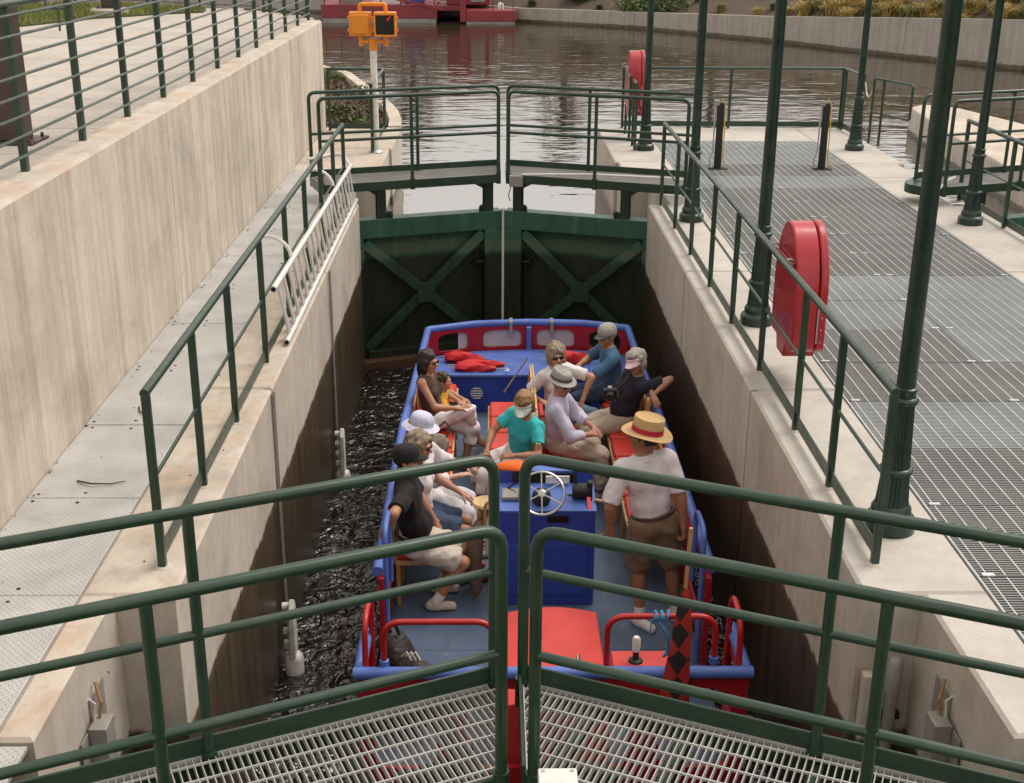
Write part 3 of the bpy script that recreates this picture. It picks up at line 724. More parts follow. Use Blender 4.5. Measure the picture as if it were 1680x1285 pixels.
# ================================================================== street furniture
def lamp_post(loc, label):
    r = thing('lamp_post', (0, 0, 0), label, 'lamp post', 'green lamp posts on the platform')
    m = MB().lathe([(.150, 0), (.150, .075), (.135, .095), (.118, .105), (.118, .145), (.100, .175)], n=28); m.build('base', MAT['green_lamp'], r, smooth=True, flat_ang=35)
    pr = []; n = 24; vs = []; fs = []
    for z, rad in ((.17, .098), (.40, .080), (.82, .063)):       # fluted lower shaft
        for k in range(n*2):
            a = math.pi*k/n; rr = rad*(1 if k % 2 else .93); vs.append((rr*math.cos(a), rr*math.sin(a), z))
    N = n*2
    for i in range(2):
        for k in range(N): fs.append((i*N+k, i*N+(k+1) % N, (i+1)*N+(k+1) % N, (i+1)*N+k))
    MB().add(vs, fs).build('fluted_shaft', MAT['green_lamp'], r, smooth=True)
    MB().lathe([(.080, .365), (.096, .372), (.100, .388), (.094, .402), (.080, .41)], n=24).build('collar', MAT['green_lamp'], r, smooth=True, flat_ang=50)
    MB().lathe([(.062, .80), (.078, .812), (.083, .83), (.075, .845), (.064, .85), (.064, .885), (.069, .892), (.069, .905), (.058, .912)], n=24).build('collar', MAT['green_lamp'], r, smooth=True, flat_ang=50)
    MB().lathe([(.0555, .90), (.046, 3.6), (.06, 3.62), (.06, 3.68), (.04, 3.7)], n=20).build('shaft', MAT['green_lamp'], r, smooth=True, flat_ang=40)
    MB().lathe([(.05, 3.70), (.13, 3.78), (.17, 3.95), (.17, 4.1), (.12, 4.3), (.05, 4.36)], n=20).build('globe', MAT['white'], r, smooth=True)
    MB().lathe([(.10, 4.33), (.06, 4.40), (.015, 4.5)], n=16).build('finial', MAT['green_lamp'], r, smooth=True)
    r.location = loc; return r
L0 = lamp_post((2.235, 6.76, 0), 'nearest green lamp post beside the handrail end')
for loc, lb in (((2.255, 10.89, 0), 'green lamp post just behind the near red cabinet'), ((2.285, 15.08, 0), 'green lamp post at the end of the lock edge handrail by the far gate'), ((2.30, 20.17, 0), 'farthest left green lamp post on the pier near the far red cabinet'),
                ((5.69, 20.24, 0), 'green lamp post at the far right corner of the platform'), ((5.67, 14.95, 0), 'green lamp post beside the rightmost handrail')):
    c = copy_tree(L0); c.location = loc; c['label'] = lb

MAT['sticker'] = simple('faded_sticker', (.20, .03, .16), .5, 0, .5, 30)
def cabinet(loc, label, scale=1.):
    """arched life ring cabinet hung on the rail, broad faces looking along x"""
    r = thing('rescue_cabinet', (0, 0, 0), label, 'cabinet', 'red arched rescue cabinets')
    w, z0, z1 = .34, 0., .95
    def outline(e=0., zb=0.):
        p = [(-w-e, zb+.10), (-w-e+.05, zb+.06), (-.14, zb+.06), (-.10, zb-.04), (.10, zb-.04), (.14, zb+.06), (w+e-.05, zb+.06), (w+e, zb+.10)]
        p += [((w+e)*math.cos(t), z1-.50+(.50+e)*math.sin(t)) for t in np.linspace(0, math.pi, 21)]
        return p
    MB().prism(outline(), -.115, .055, 'x').build('shell', MAT['red'], r, smooth=True, flat_ang=40, bevel=.012)
    MB().prism(outline(.008), .060, .118, 'x').build('lid', MAT['red'], r, smooth=True, flat_ang=40, bevel=.012)
    MB().prism([(-.16, .20), (-.02, .19), (.0, .25), (-.05, .27), (-.12, .26)], -.118, -.1155, 'x').build('faded_sticker', MAT['sticker'], r)
    MB().tube([(.058, -w-.004, .14), (.058, -w-.004, .46)], .006, 6).build('hinge', MAT['galv'], r)
    m = MB()
    for k in range(4): m.lathe([(.007, 0), (.004, .005)], (.085, -w-.008, .15+k*.09), 6, axis=(0, -1, 0))
    m.build('rivet', MAT['galv'], r)
    MB().bar((-.13, -.26, .68), (-.13, .26, .68), .02, .035).build('clamp_bar', MAT['red'], r, bevel=.004)
    for yy in (-.24, .24): MB().tube(arc((-.152, yy, .70), .033, 0, 360, 12, (1, 0, 0), (0, 0, 1)), .006, 6).build('u_bolt', MAT['galv'], r)
    r.location = loc; r.scale = (scale,)*3; return r
C0 = cabinet((2.245, 9.40, .265), 'near red arched cabinet clamped to the lock edge handrail', 1.07)
c = copy_tree(C0); c.location = (2.24, 21.35, .42); c['label'] = 'far red arched cabinet beside the last lamp post by the canal'

sg = thing('pedestrian_signal', (-1.965, 19.8, 0), 'orange twin head pedestrian signal on a white pole', 'signal')
MB().tube([(-1.965, 19.8, 0), (-1.965, 19.8, 1.63)], .052, 16).build('pole', MAT['offwhite'], sg, smooth=True)
MB().lathe([(.10, 0), (.10, .02), (.07, .05)], (-1.965, 19.8, 0), 16).build('pole_base', MAT['galv'], sg, smooth=True)
MB().lathe([(.062, 1.56), (.062, 1.68), (.068, 1.69), (.068, 1.72), (.05, 1.74)], (-1.965, 19.8, 0), 16).build('collar', MAT['orange'], sg, smooth=True, flat_ang=40)
MB().tube([(-2.16, 19.8, 1.69), (-1.77, 19.8, 1.69)], .027, 10).build('lower_arm', MAT['orange'], sg, smooth=True)
MB().tube(fillet([(-2.15, 19.8, 2.12), (-2.15, 19.8, 2.235), (-1.76, 19.8, 2.235), (-1.76, 19.8, 2.12)], .045), .031, 10).build('upper_arm', MAT['orange'], sg, smooth=True)
for cx, rot in ((-2.145, -1), (-1.765, 1)):
    MB().tube([(cx, 19.8, 1.62), (cx, 19.8, 1.80)], .036, 10).build('bracket', MAT['orange'], sg, smooth=True)
    h = MB().box(cx-.165, cx+.165, 19.70, 19.88, 1.775, 2.125).build('housing', MAT['orange'], sg, bevel=.012)
    m = MB()
    for dz in (1.86, 2.04):
        for dx in (-.175, .175): m.box(cx+dx-.014, cx+dx+.014, 19.72, 19.80, dz-.02, dz+.02)
    m.build('latch', MAT['orange'], sg)
    if rot > 0:
        MB().box(cx-.165, cx+.165, 19.63, 19.70, 2.085, 2.125).box(cx-.165, cx-.140, 19.63, 19.70, 1.775, 2.085).box(cx+.140, cx+.165, 19.63, 19.70, 1.775, 2.085).box(cx-.14, cx+.14, 19.63, 19.70, 1.775, 1.80).build('visor', MAT['orange'], sg, bevel=.004)
        MB().box(cx-.139, cx+.139, 19.69, 19.699, 1.801, 2.084).build('lens', MAT['blackgloss'], sg)
        MB().bar((cx+.03, 19.685, 2.00), (cx+.085, 19.685, 2.07), .006, .026).build('hand_symbol', MAT['redglow'], sg)
    else:
        MB().box(cx-.135, cx+.135, 19.672, 19.70, 1.81, 2.09).build('rear_panel', MAT['orange'], sg, bevel=.014)

# ---- aluminium ladder hung on the left handrail
ld = thing('ladder', (-1.93, 13, 0), 'silver aluminium ladder lying on edge along the left coping', 'ladder')
A0, A1 = V(-1.945, 9.95, .575), V(-1.945, 15.95, .50); B0, B1 = V(-1.905, 10.2, .035), V(-1.905, 16.1, .03)
MB().tube([A0, A1], .027, 10).build('side_rail', MAT['alu'], ld, smooth=True)
MB().tube([B0, B1], .027, 10).build('side_rail', MAT['alu'], ld, smooth=True)
MB().lathe([(.020, 0), (.020, .004)], A0-V(0, .003, 0), 10, axis=(0, -1, 0)).lathe([(.020, 0), (.020, .004)], B0-V(0, .003, 0), 10, axis=(0, -1, 0)).build('open_end', MAT['darkhole'], ld)
for k in range(20):
    t = (k+.7)/20.5; a = A0+(A1-A0)*t; b = B0+(B1-B0)*t
    MB().bar(a, b, .018, .075, up=(0, 1, 0)).build('rung', MAT['alu'], ld, bevel=.006)
for yy in (11.0, 14.2):
    MB().tube(arc((-2.165, yy, .56), .21, 8, 100, 8, (1, 0, 0), (0, 0, 1)), .018, 8).build('hook', MAT['white'], ld, smooth=True)
MB().tube(fillet([(-1.95, 15.9, .51), (-2.1, 16.3, .60), (-2.5, 16.1, .55)], .15), .022, 8).build('top_bow', MAT['alu'], ld, smooth=True)
m = MB()
for k in range(9): 
    p = V(-1.955, 11.9+.0*k, .55)*(1-k/8)+V(-2.03, 12.25, .50)*(k/8)+V(0, 0, -.12*math.sin(math.pi*k/8)); 
    m.tube(arc(p, .018, 0, 360, 8, (1, 0, 0) if k % 2 else (0, 1, 0), (0, .4, .9)), .005, 5)
m.build('chain', MAT['galv'], ld)
# ---- white floating guides on the left wall
for yy, lb in ((12.45, 'farther white plastic float guide against the left lock wall'), (8.83, 'nearer white plastic float guide against the left lock wall')):
    r = thing('float_guide', (-1.79, yy, ZLO), lb, 'float', 'white float guides')
    MB().lathe([(.05, -.2), (.078, -.17), (.082, .06), (.07, .10), (.04, .12)], (-1.765, yy, ZLO+.05), 16).build('float', MAT['offwhite'], r, smooth=True)
    MB().prism([(yy-.09, ZLO+.16), (yy+.07, ZLO+.16), (yy+.06, ZLO+.6), (yy+.0, ZLO+.66), (yy-.07, ZLO+.58)], -1.775, -1.735, 'x').build('upright_plate', MAT['offwhite'], r, bevel=.006)
    for k in range(4): MB().lathe([(.032, 0), (.032, .07), (.024, .075)], (-1.835, yy+.02, ZLO+.24+k*.115), 10, axis=(1, 0, 0)).build('roller', MAT['offwhite'], r, smooth=True, flat_ang=30)
# ---- padded black posts standing in the grating
for x, lb in ((3.19, 'left black padded post with yellow cable rising from the grating'), (4.74, 'right black padded post with yellow cable rising from the grating')):
    r = thing('padded_post', (x, 18.55, 0), lb, 'post', 'black padded posts')
    MB().lathe([(.052, -.3), (.056, .1), (.053, .55), (.058, .9), (.05, .96)], (x, 18.55, 0), 12).build('sleeve', MAT['black'], r, smooth=True)
    MB().box(x-.13, x+.14, 18.45, 18.62, .004, .008).build('opening', MAT['darkhole'], r)
    MB().tube([(x-.12, 18.56, -.1), (x-.12, 18.56, .15), (x-.085, 18.55, .25), (x-.075, 18.55, 1.0)], .012, 8).build('steel_rod', MAT['galv'], r, smooth=True)
    MB().tube([(x+.10, 18.48, .0), (x+.055, 18.47, .2), (x+.06, 18.48, .6), (x+.05, 18.5, .95), (x+.0, 18.5, 1.03)], .009, 6).build('yellow_cable', MAT['yellow'], r, smooth=True)
    MB().box(x-.10, x-.03, 18.5, 18.56, .92, 1.0).build('shackle', MAT['steelgrey'], r, bevel=.01)
# ---- pier at the right, beyond the neighbouring lock
rp = thing('lock_pier', (9, 22, ZUP), 'rounded pale concrete pier in the water at the right edge', 'pier')
m = MB().prism([(8.2, 18.8), (11.5, 18.8), (11.3, 21.5), (10.0, 27.4), (9.7, 27.9), (9.3, 28.0), (8.95, 27.6), (8.55, 24)], -3, -.3); m.m[1] = 1
m.build('pier_block', PM, rp, bevel=.06)
# ---- planting bed on the left pier
curb = [(-1.76, 22.41), (-1.80, 23.2), (-1.95, 24.4), (-2.20, 25.6), (-2.7, 27.6), (-3.53, 30.8), (-4.4, 32.4), (-6, 33.5), (-9, 34)]
inn = [(x-.22, y-.02) for x, y in curb]
bed = MB().prism([(-9, 22.42), (-1.98, 22.42)]+inn[1:], -3.2, -.10).build('planting_bed', MAT['soil']); struct(bed)
cb = thing('bed_kerb', (-2.2, 25, -.1), 'curved pale concrete kerb round the mulch bed by the canal', 'kerb')
for i in range(len(curb)-1):
    a, b, c, d = curb[i], curb[i+1], inn[i+1], inn[i]
    m = MB(); P = [a, b, c, d]
    m.add([(p[0], p[1], -2) for p in P]+[(p[0], p[1], .03) for p in P], [(3, 2, 1, 0), (4, 5, 6, 7), (0, 1, 5, 4), (1, 2, 6, 5), (2, 3, 7, 6), (3, 0, 4, 7)])
    m.build('kerb_stone', MAT['conc_top'], cb)
def leafmass(name, n, fn, size, mat, parent=None):
    """n small leaf faces; fn(i) gives the centre"""
    c = np.array([fn(i) for i in range(n)]); d = rng.normal(size=(n, 3)); d /= np.linalg.norm(d, axis=1)[:, None]
    e = np.cross(d, rng.normal(size=(n, 3))); e /= np.linalg.norm(e, axis=1)[:, None]; s = (size*rng.uniform(.6, 1.3, n))[:, None]
    v = np.stack([c-d*s, c+e*s*.45, c+d*s, c-e*s*.45], 1).reshape(-1, 3); q = np.arange(4*n).reshape(-1, 4)
    me = bpy.data.meshes.new(name); off = V(*parent_loc(parent)) if parent is not None else 0
    fast_mesh(me, v-off, q, False); me.materials.append(mat); o = bpy.data.objects.new(name, me); COL.objects.link(o)
    if parent is not None: o.parent = parent
    return o
MAT['leaf_g'] = simple('leaf_green', (.075, .105, .022), .6, 0, .4, 5)
MAT['leaf_d'] = simple('leaf_dark_green', (.035, .062, .016), .6, 0, .4, 2)
MAT['straw'] = simple('straw_grass', (.42, .30, .10), .75, 0, .35, 6)
MAT['chips'] = simple('bark_chips', (.105, .058, .036), .9, 0, .4, 25)
MAT['bark'] = simple('tree_bark', (.05, .035, .024), .9, 0, .3, 8, .6, 20, .02)
def in_bed():
    while True:
        x, y = rng.uniform(-5.5, -1.9), rng.uniform(22.45, 32)
        xe = np.interp(y, [p[1] for p in inn], [p[0] for p in inn])
        if x < xe-.03: return x, y
stuff(leafmass('mulch_chips', 5200, lambda i: (*in_bed(), -.10+rng.uniform(0, .06)), .04, MAT['chips']))
for cx, cy, h, lb in ((-3.2, 24.6, .30, 'low green shrub in the mulch bed next to the retaining wall end'), (-3.0, 27.5, .3, 'spreading green plant farther up the mulch bed'), (-2.7, 23.6, .15, 'smallest pale green plant low in the mulch bed'), (-4.2, 30.4, .4, 'green shrub at the far end of the mulch bed')):
    p = thing('shrub', (cx, cy, -.1), lb, 'shrub')
    leafmass('foliage', int(420*h/.3), lambda i: (cx+rng.normal(0, h*.8), cy+rng.normal(0, h*.9), -.08+abs(rng.normal(0, h*.22))), .05, MAT['leaf_g'], p)
    MB().tube([(cx, cy, -.15), (cx+.05, cy, h*.4)], [.03, .01], 6).build('stem', MAT['bark'], p)

# ---- tufts of ornamental grass on the far bank: clumps share a few meshes
def tuft_mesh(nm, h, n, mat, spread):
    v = []; f = []
    for i in range(n):
        a = rng.uniform(0, 6.28); l = h*rng.uniform(.6, 1.1); sp = spread*rng.uniform(.3, 1.); x0, y0 = rng.normal(0, .07, 2); w = .02
        px, py = -math.sin(a)*w, math.cos(a)*w; o = len(v)
        for k, t in enumerate((0, .45, .8, 1)):
            r_ = sp*t**1.5; z = l*(t-.45*t**3); q = (1-t)*.9+.1
            v += [(x0+math.cos(a)*r_-px*q, y0+math.sin(a)*r_-py*q, z), (x0+math.cos(a)*r_+px*q, y0+math.sin(a)*r_+py*q, z)]
        f += [(o+2*k, o+2*k+1, o+2*k+3, o+2*k+2) for k in range(3)]
    me = bpy.data.meshes.new(nm); fast_mesh(me, np.array(v), np.array(f), False); me.materials.append(mat); return me
MAT['straw2'] = simple('olive_grass', (.23, .20, .06), .75, 0, .35, 6)
tm = [tuft_mesh('tuft_straw', .85, 150, MAT['straw'], .62), tuft_mesh('tuft_olive', .8, 150, MAT['straw2'], .5), tuft_mesh('tuft_small', .55, 110, MAT['straw'], .42), tuft_mesh('tuft_green', .7, 150, MAT['leaf_g'], .5)]
def tuft(p, me, s, lb, gp):
    o = bpy.data.objects.new('ornamental_grass', me); COL.objects.link(o); o.location = p; o.scale = (s, s, s*rng.uniform(.85, 1.2)); o.rotation_euler = (0, 0, rng.uniform(0, 6.28)); tag(o, lb, 'ornamental grass', gp)
for i in range(5, 8):
    for k in range(70 if i < 7 else 60):
        d = rng.choice([rng.uniform(.5, 1.6), rng.uniform(1., 3.), rng.uniform(1.5, 5)]); p = hill_pt(i, rng.rand(), d)
        tuft(p-V(0, 0, .05), tm[rng.choice([0, 0, 1, 1, 2])], rng.uniform(.7, 1.25), 'straw coloured grass tuft on the mulch bank above the far wall at right', 'grass tufts on the far bank')
for i in range(3, 5):
    for k in range(14):
        p = hill_pt(i, rng.rand(), rng.uniform(.8, 5)); tuft(p-V(0, 0, .05), tm[rng.choice([2, 1, 3])], rng.uniform(.6, 1.1), 'small grass tuft on the bare mulch bank above the middle of the far wall', 'grass tufts on the middle bank')
for i, t_, d, s, lb in ((3, .9, 1.0, .8, 'green bush on the mulch bank right of the red barge'), (4, .12, 1.3, 1., 'rounder green bush on the mulch bank above the wall'), (3, .35, 2.0, .7, 'reddish low bush on the bank next to the barge')):
    p0 = hill_pt(i, t_, d); b = thing('shrub', tuple(p0), lb, 'shrub')
    leafmass('foliage', 900, lambda i: p0+V(rng.normal(0, .55*s), rng.normal(0, .5*s), abs(rng.normal(.1, .38*s))), .10, MAT['leaf_g'] if 'green' in lb else MAT['chips'], b)
    MB().tube([p0-V(0, 0, .2), p0+V(0, 0, .3)], [.04, .02], 6).build('stem', MAT['bark'], b)
# trees on the crest of the bank, mirrored in the water
tl = ['leafy dark tree on the bank crest', 'brownish tree on the bank crest']
tw = ['left of the barge', 'behind the barge stern', 'behind the barge cabin', 'behind the barge bow', 'above the green bushes', 'above the middle of the wall', 'above the first grass tufts', 'behind the platform lamp', 'above the wall at the right edge', 'farthest left of all']
for k, (i, t_, d, h) in enumerate([(1, .5, 10, 3), (2, .2, 9, 3), (2, .75, 12, 3.2), (3, .5, 13, 2.6), (4, .3, 15, 2.8), (5, .2, 12, 2.6), (5, .8, 16, 3), (6, .7, 14, 3), (7, .8, 13, 3), (0, .7, 12, 3.5)]):
    p0 = hill_pt(i, t_, d); tr = thing('tree', tuple(p0), tl[k % 2] + ', ' + tw[k], 'tree', 'trees on the crest of the bank')
    m = MB().tube([p0-V(0, 0, .4), p0+V(.1, 0, h*.3), p0+V(0, .1, h*.6), p0+V(.1, .1, h*.85)], [.22, .17, .10, .04], 8)
    for b in range(7):
        a = b*2.4; z = h*(.3+.07*b); m.tube([p0+V(0, 0, z), p0+V(math.cos(a)*h*.14, math.sin(a)*h*.14, z+h*.07), p0+V(math.cos(a)*h*.28, math.sin(a)*h*.28, z+h*.12)], [.08, .05, .02], 6)
    m.build('trunk', MAT['bark'], tr, smooth=True)
    cl = [(p0+V(*(rng.normal(0, h*.17, 2)), h*rng.uniform(.4, .95)), h*rng.uniform(.09, .17)) for _ in range(16)]
    def lf_(i):
        c, s = cl[rng.randint(len(cl))]; return c+rng.normal(0, s*.6, 3)
    leafmass('crown', 1400, lf_, .17, MAT['leaf_d'] if k % 2 == 0 else MAT['chips'], tr)

# ================================================================== moored red work barge
bg_ = thing('barge', (-3.5, 59.5, ZUP), 'dark red work barge with railings moored by the far wall', 'barge')
MB().box(-7.75, -2.6, 58.4, 62.5, -.65, -.07).build('hull_float', MAT['barge'], bg_, bevel=.03)
MB().box(-7.70, -2.65, 58.45, 62.4, -1.2, -.655).build('hull_bottom', MAT['barge_grey'], bg_)
MB().box(-2.59, -1.32, 58.9, 62.4, -.34, -.14).build('deck_bridge', MAT['barge'], bg_)
MB().box(-1.30, .90, 58.0, 62.5, -.74, -.27).build('bow_float', MAT['barge'], bg_, bevel=.03)
MB().box(-1.28, .88, 58.05, 62.4, -1.1, -.745).build('bow_bottom', MAT['barge_grey'], bg_)
MB().box(-1.55, -1.30, 57.95, 58.3, -.75, .9).build('spud_post', MAT['barge'], bg_)
MB().box(-2.2, -.25, 59.6, 61.8, -.13, 2.2).build('cabin', MAT['barge'], bg_, bevel=.03)
MB().box(-1.1, -.45, 59.57, 59.6, .0, 1.5).build('cabin_door', MAT['barge_grey'], bg_)
for x in (-7.6, -6.9, -6.0, -5.1, -4.2, -3.3, -2.7): MB().tube([(x, 58.5, -.07), (x, 58.5, .95)], .03, 6).build('rail_post', MAT['barge'], bg_)
for z in (.4, .95): MB().tube([(-7.6, 58.5, z), (-2.7, 58.5, z)], .025, 6).build('rail', MAT['barge'], bg_)
for x in (-.1, .3, .8): MB().tube([(x, 58.1, -.27), (x, 58.1, .8)], .025, 6).build('rail_post', MAT['barge'], bg_)
MB().bar((-5.2, 58.35, .35), (-2.3, 58.3, -.25), .08, .12).build('boom', MAT['barge'], bg_)
MB().box(-7.0, -5.9, 59, 60, -.07, .3).build('crate', MAT['barge_grey'], bg_); MB().box(-5.5, -4.3, 59, 60.5, -.07, .25).build('crate', MAT['white'], bg_)
MB().box(-4.1, -3.2, 59.2, 60.3, -.07, .45).build('tarp_bundle', MAT['bdark'] if 'bdark' in MAT else MAT['barge_grey'], bg_, bevel=.1)
MB().lathe([(.14, 0), (.14, .2), (.08, .3)], (.25, 59, -.27), 10).build('bollard', MAT['white'], bg_)
# ================================================================== the tour boat
ZF, ZG, ZS = -2.0, -1.2, -1.52          # floor, gunwale, seat
XP, XS, YT = -1.04, 1.54, 7.05          # port, starboard, transom
bt = thing('tour_boat', (.25, 10.8, ZLO), 'red and blue open tour boat with a blue gunwale in the lock', 'boat')
bowp = [(-.93, 14.42), (-.36, 14.64), (.30, 14.72), (.95, 14.68), (1.50, 14.50)]
def bpart(mb, name, mat, **kw): return mb.build(name, mat, bt, **kw)
bpart(MB().prism([(XP+.04, YT+.03), (XS-.04, YT+.03), (XS-.04, 12.5)]+[(x-.03*(1 if x > .3 else -1), y-.03) for x, y in bowp[::-1]]+[(XP+.04, 12.5)], -2.5, -2.03), 'hull', MAT['bred'])
def ringpanel(P0, P1, z0, z1, op, th, n=24):
    """upright panel from P0 to P1 with an arched opening op=(s0,s1,za,zb) in metres"""
    a = V(*P0, 0); b = V(*P1, 0); L = np.linalg.norm(b-a); d = (b-a)/L; nn = V(-d[1], d[0], 0); m = MB()
    if op is None:
        return m.bar(a+V(0, 0, (z0+z1)/2), b+V(0, 0, (z0+z1)/2), th, z1-z0)
    s0, s1, za, zb = op; cs, cz = (s0+s1)/2, (za+zb)/2; inn_, out = [], []
    for k in range(n):
        t = 2*math.pi*k/n+math.pi/4; c, s = math.cos(t), math.sin(t)
        e = .28 if s < 0 else .55
        inn_.append((cs+(s1-s0)/2*math.copysign(abs(c)**e, c), cz+(zb-za)/2*math.copysign(abs(s)**e, s)))
        q = max(abs(c), abs(s)); out.append((L/2+L/2*c/q, (z0+z1)/2+(z1-z0)/2*s/q))
    w3 = lambda p, h: a+d*p[0]+V(0, 0, p[1])+nn*h
    vs = [w3(p, h) for h in (-th/2, th/2) for lst in (out, inn_) for p in lst]; f = []
    for k in range(n):
        j = (k+1) % n
        f += [(k, j, n+j, n+k), (2*n+k, 3*n+k, 3*n+j, 2*n+j), (n+k, n+j, 3*n+j, 3*n+k), (j, k, 2*n+k, 2*n+j)]
    return m.add(vs, f)
# bow bulwark with arched openings
for i in range(4):
    a, b = bowp[i], bowp[i+1]; L = math.dist(a, b)
    bpart(ringpanel(a, b, -1.56, ZG-.02, (.10 if i else .13, L-.09, -1.495, -1.275), .03), 'bow_panel', MAT['bred'])
    if i in (1, 2):
        d = nrm(V(*b)-V(*a)); p, q = V(*a)+d*.06, V(*b)-d*.05
        bpart(MB().bar((*(p+V(0, .03)), -1.375), (*(q+V(0, .03)), -1.375), .006, .26), 'window_film', MAT['clear'])
d = nrm(V(*bowp[1])-V(*bowp[0])); p, q = V(*bowp[1])-d*.22, V(*bowp[1])-d*.05
bpart(MB().bar((*(p+V(0, .03)), -1.375), (*(q+V(0, .03)), -1.375), .006, .26), 'window_film', MAT['clear'])
bpart(MB().box(.27, .33, 14.62, 14.70, -1.54, ZG-.03), 'bow_post', MAT['bblue'], bevel=.01)
for x in (.08, .58):
    bpart(MB().box(x-.02, x+.02, 14.60, 14.78, ZG-.16, ZG+.045), 'strap', MAT['steelgrey'])
# side panels: red below the gunwale with arched openings
def sidepanels(x, y0, y1, k):
    ys = np.linspace(y0, y1, k+1)
    for i in range(k): bpart(ringpanel((x, ys[i]), (x, ys[i+1]), -1.98, ZG-.02, (.10, ys[i+1]-ys[i]-.10, -1.8, -1.30), .03, 16), 'side_panel', MAT['bred'])
for X, ye in ((XP+.03, 14.40), (XS-.03, 14.48)):
    xe = -.92 if X < 0 else 1.49
    sidepanels(X, 8.50, 11.4, 3)
    for i in range(3):
        t0, t1 = i/3, (i+1)/3; A = (X+(xe-X)*t0, 11.4+(ye-11.4)*t0); B_ = (X+(xe-X)*t1, 11.4+(ye-11.4)*t1)
        bpart(ringpanel(A, B_, -1.98, ZG-.02, (.10, .86, -1.8, -1.30), .03, 16), 'side_panel', MAT['bred'])
    bpart(ringpanel((X, YT+.03), (X, 7.62), -1.98, ZG-.02, (.12, .48, -1.8, -1.32), .03, 16), 'side_panel', MAT['bred'])
for x0, x1 in ((XP, -.42), (-.42, .2), (.2, .86), (.86, XS)):
    bpart(ringpanel((x0, YT+.02), (x1, YT+.02), -2.4, ZG-.02, (.10, x1-x0-.10, -1.95, -1.32), .04), 'transom_panel', MAT['bred'])
bpart(MB().box(XP-.03, XS+.03, YT-.10, YT-.002, -2.5, -2.33), 'rubbing_strake', MAT['bred'], bevel=.02)
# gunwales, a rounded blue tube
def gun(pts, name='gunwale'):
    m = MB(); pts = [V(*p) for p in pts]
    m.tube(pts, .043, 10); bpart(m, name, MAT['bblue'], smooth=True, flat_ang=50)
gun([(XP+.02, 8.42, ZG), (XP+.02, 11.3, ZG), (-.925, 14.35, ZG)]); gun([(XS-.02, 8.46, ZG), (XS-.02, 11.3, ZG), (1.495, 14.44, ZG)])
gun(fillet([(-.925, 14.34, ZG), (-.93, 14.43, ZG)]+[(x, y+.01, ZG+.005) for x, y in bowp[1:4]]+[(1.50, 14.51, ZG), (1.495, 14.42, ZG)], .06))
gun([(XP+.02, 7.55, ZG), (XP+.02, YT+.02, ZG)]); gun([(XS-.02, 7.62, ZG), (XS-.02, YT+.02, ZG)])
gun([(XP-.02, YT, ZG), (XS+.02, YT, ZG)], 'stern_gunwale')
# floor and hatches
fl = [(XP+.05, -.06, 7.08, 8.6), (-.056, .64, 7.08, 8.6), (.644, XS-.05, 7.08, 8.6), (XP+.05, .22, 8.604, 11.1), (.224, XS-.05, 8.604, 11.1), (XP+.05, .22, 11.104, 13.75), (.224, XS-.05, 11.104, 13.75)]
for x0, x1, y0, y1 in fl: bpart(MB().cbox(x0, x1, y0, y1, -2.03, ZF, .003), 'floor_panel', MAT['bfloor'])
for x0, x1, y0, y1 in ((-.72, -.12, 7.62, 8.22), (.72, 1.28, 7.62, 8.22)):
    h = bpart(MB().cbox(x0, x1, y0, y1, ZF+.001, ZF+.012, .004), 'deck_hatch', MAT['bfloor'])
    fr = MB()
    for a in ((x0-.04, x1+.04, y0-.018, y0-.002), (x0-.04, x1+.04, y1+.002, y1+.018), (x0-.018, x0-.002, y0, y1), (x1+.002, x1+.018, y0, y1)): fr.box(*a, ZF+.0005, ZF+.002)
    f_ = fr.build('hatch_gap', MAT['darkhole'], bt)
    bpart(MB().lathe([(.05, 0), (.05, .004), (.03, .006)], ((x0+x1)/2+.12, y1-.06, ZF+.012), 14), 'hatch_latch', MAT['chrome'])
    bpart(MB().lathe([(.022, 0), (.022, .006)], ((x0+x1)/2+.12, y1-.06, ZF+.018), 10), 'latch_hole', MAT['darkhole'])
    for dx in (-.2, .2): bpart(MB().box((x0+x1)/2+dx-.05, (x0+x1)/2+dx+.05, y0-.025, y0+.02, ZF+.012, ZF+.018), 'hatch_hinge', MAT['bfloor'])
# bow shelf
bpart(MB().prism([(-.90, 13.72), (1.46, 13.74), (1.46, 14.46), (.95, 14.62), (.30, 14.67), (-.36, 14.59), (-.88, 14.38)], -1.56, ZS), 'bow_shelf', MAT['bblue'], bevel=.012)
bpart(MB().box(-.90, 1.46, 13.76, 13.80, -2.02, -1.56), 'bow_bulkhead', MAT['bdark'])
v = MB().lathe([(.085, 0), (.085, .006), (.07, .01)], (-.33, 13.76, -1.76), 20, axis=(0, -1, 0)); vo = bpart(v, 'vent', MAT['bdark'], smooth=True)
for k in range(5): 
    w_ = math.sqrt(max(0, .075**2-((k-2)*.03)**2)); MB().box(-.33-w_, -.33+w_, 13.742, 13.749, -1.76+(k-2)*.03-.007, -1.76+(k-2)*.03+.007).build('vent_slat', MAT['offwhite'], vo)
for x0, x1 in ((-.55, -.1), (.55, 1.0)):
    fr = MB().box(x0, x1, 13.86, 13.864, ZS+.001, ZS+.003).box(x0, x0+.004, 13.86, 14.2, ZS+.001, ZS+.003).box(x1-.004, x1, 13.86, 14.2, ZS+.001, ZS+.003); fr.build('locker_gap', MAT['darkhole'], bt)
    bpart(MB().box((x0+x1)/2-.03, (x0+x1)/2+.03, 13.80, 13.83, ZS+.001, ZS+.012), 'locker_latch', MAT['chrome'])
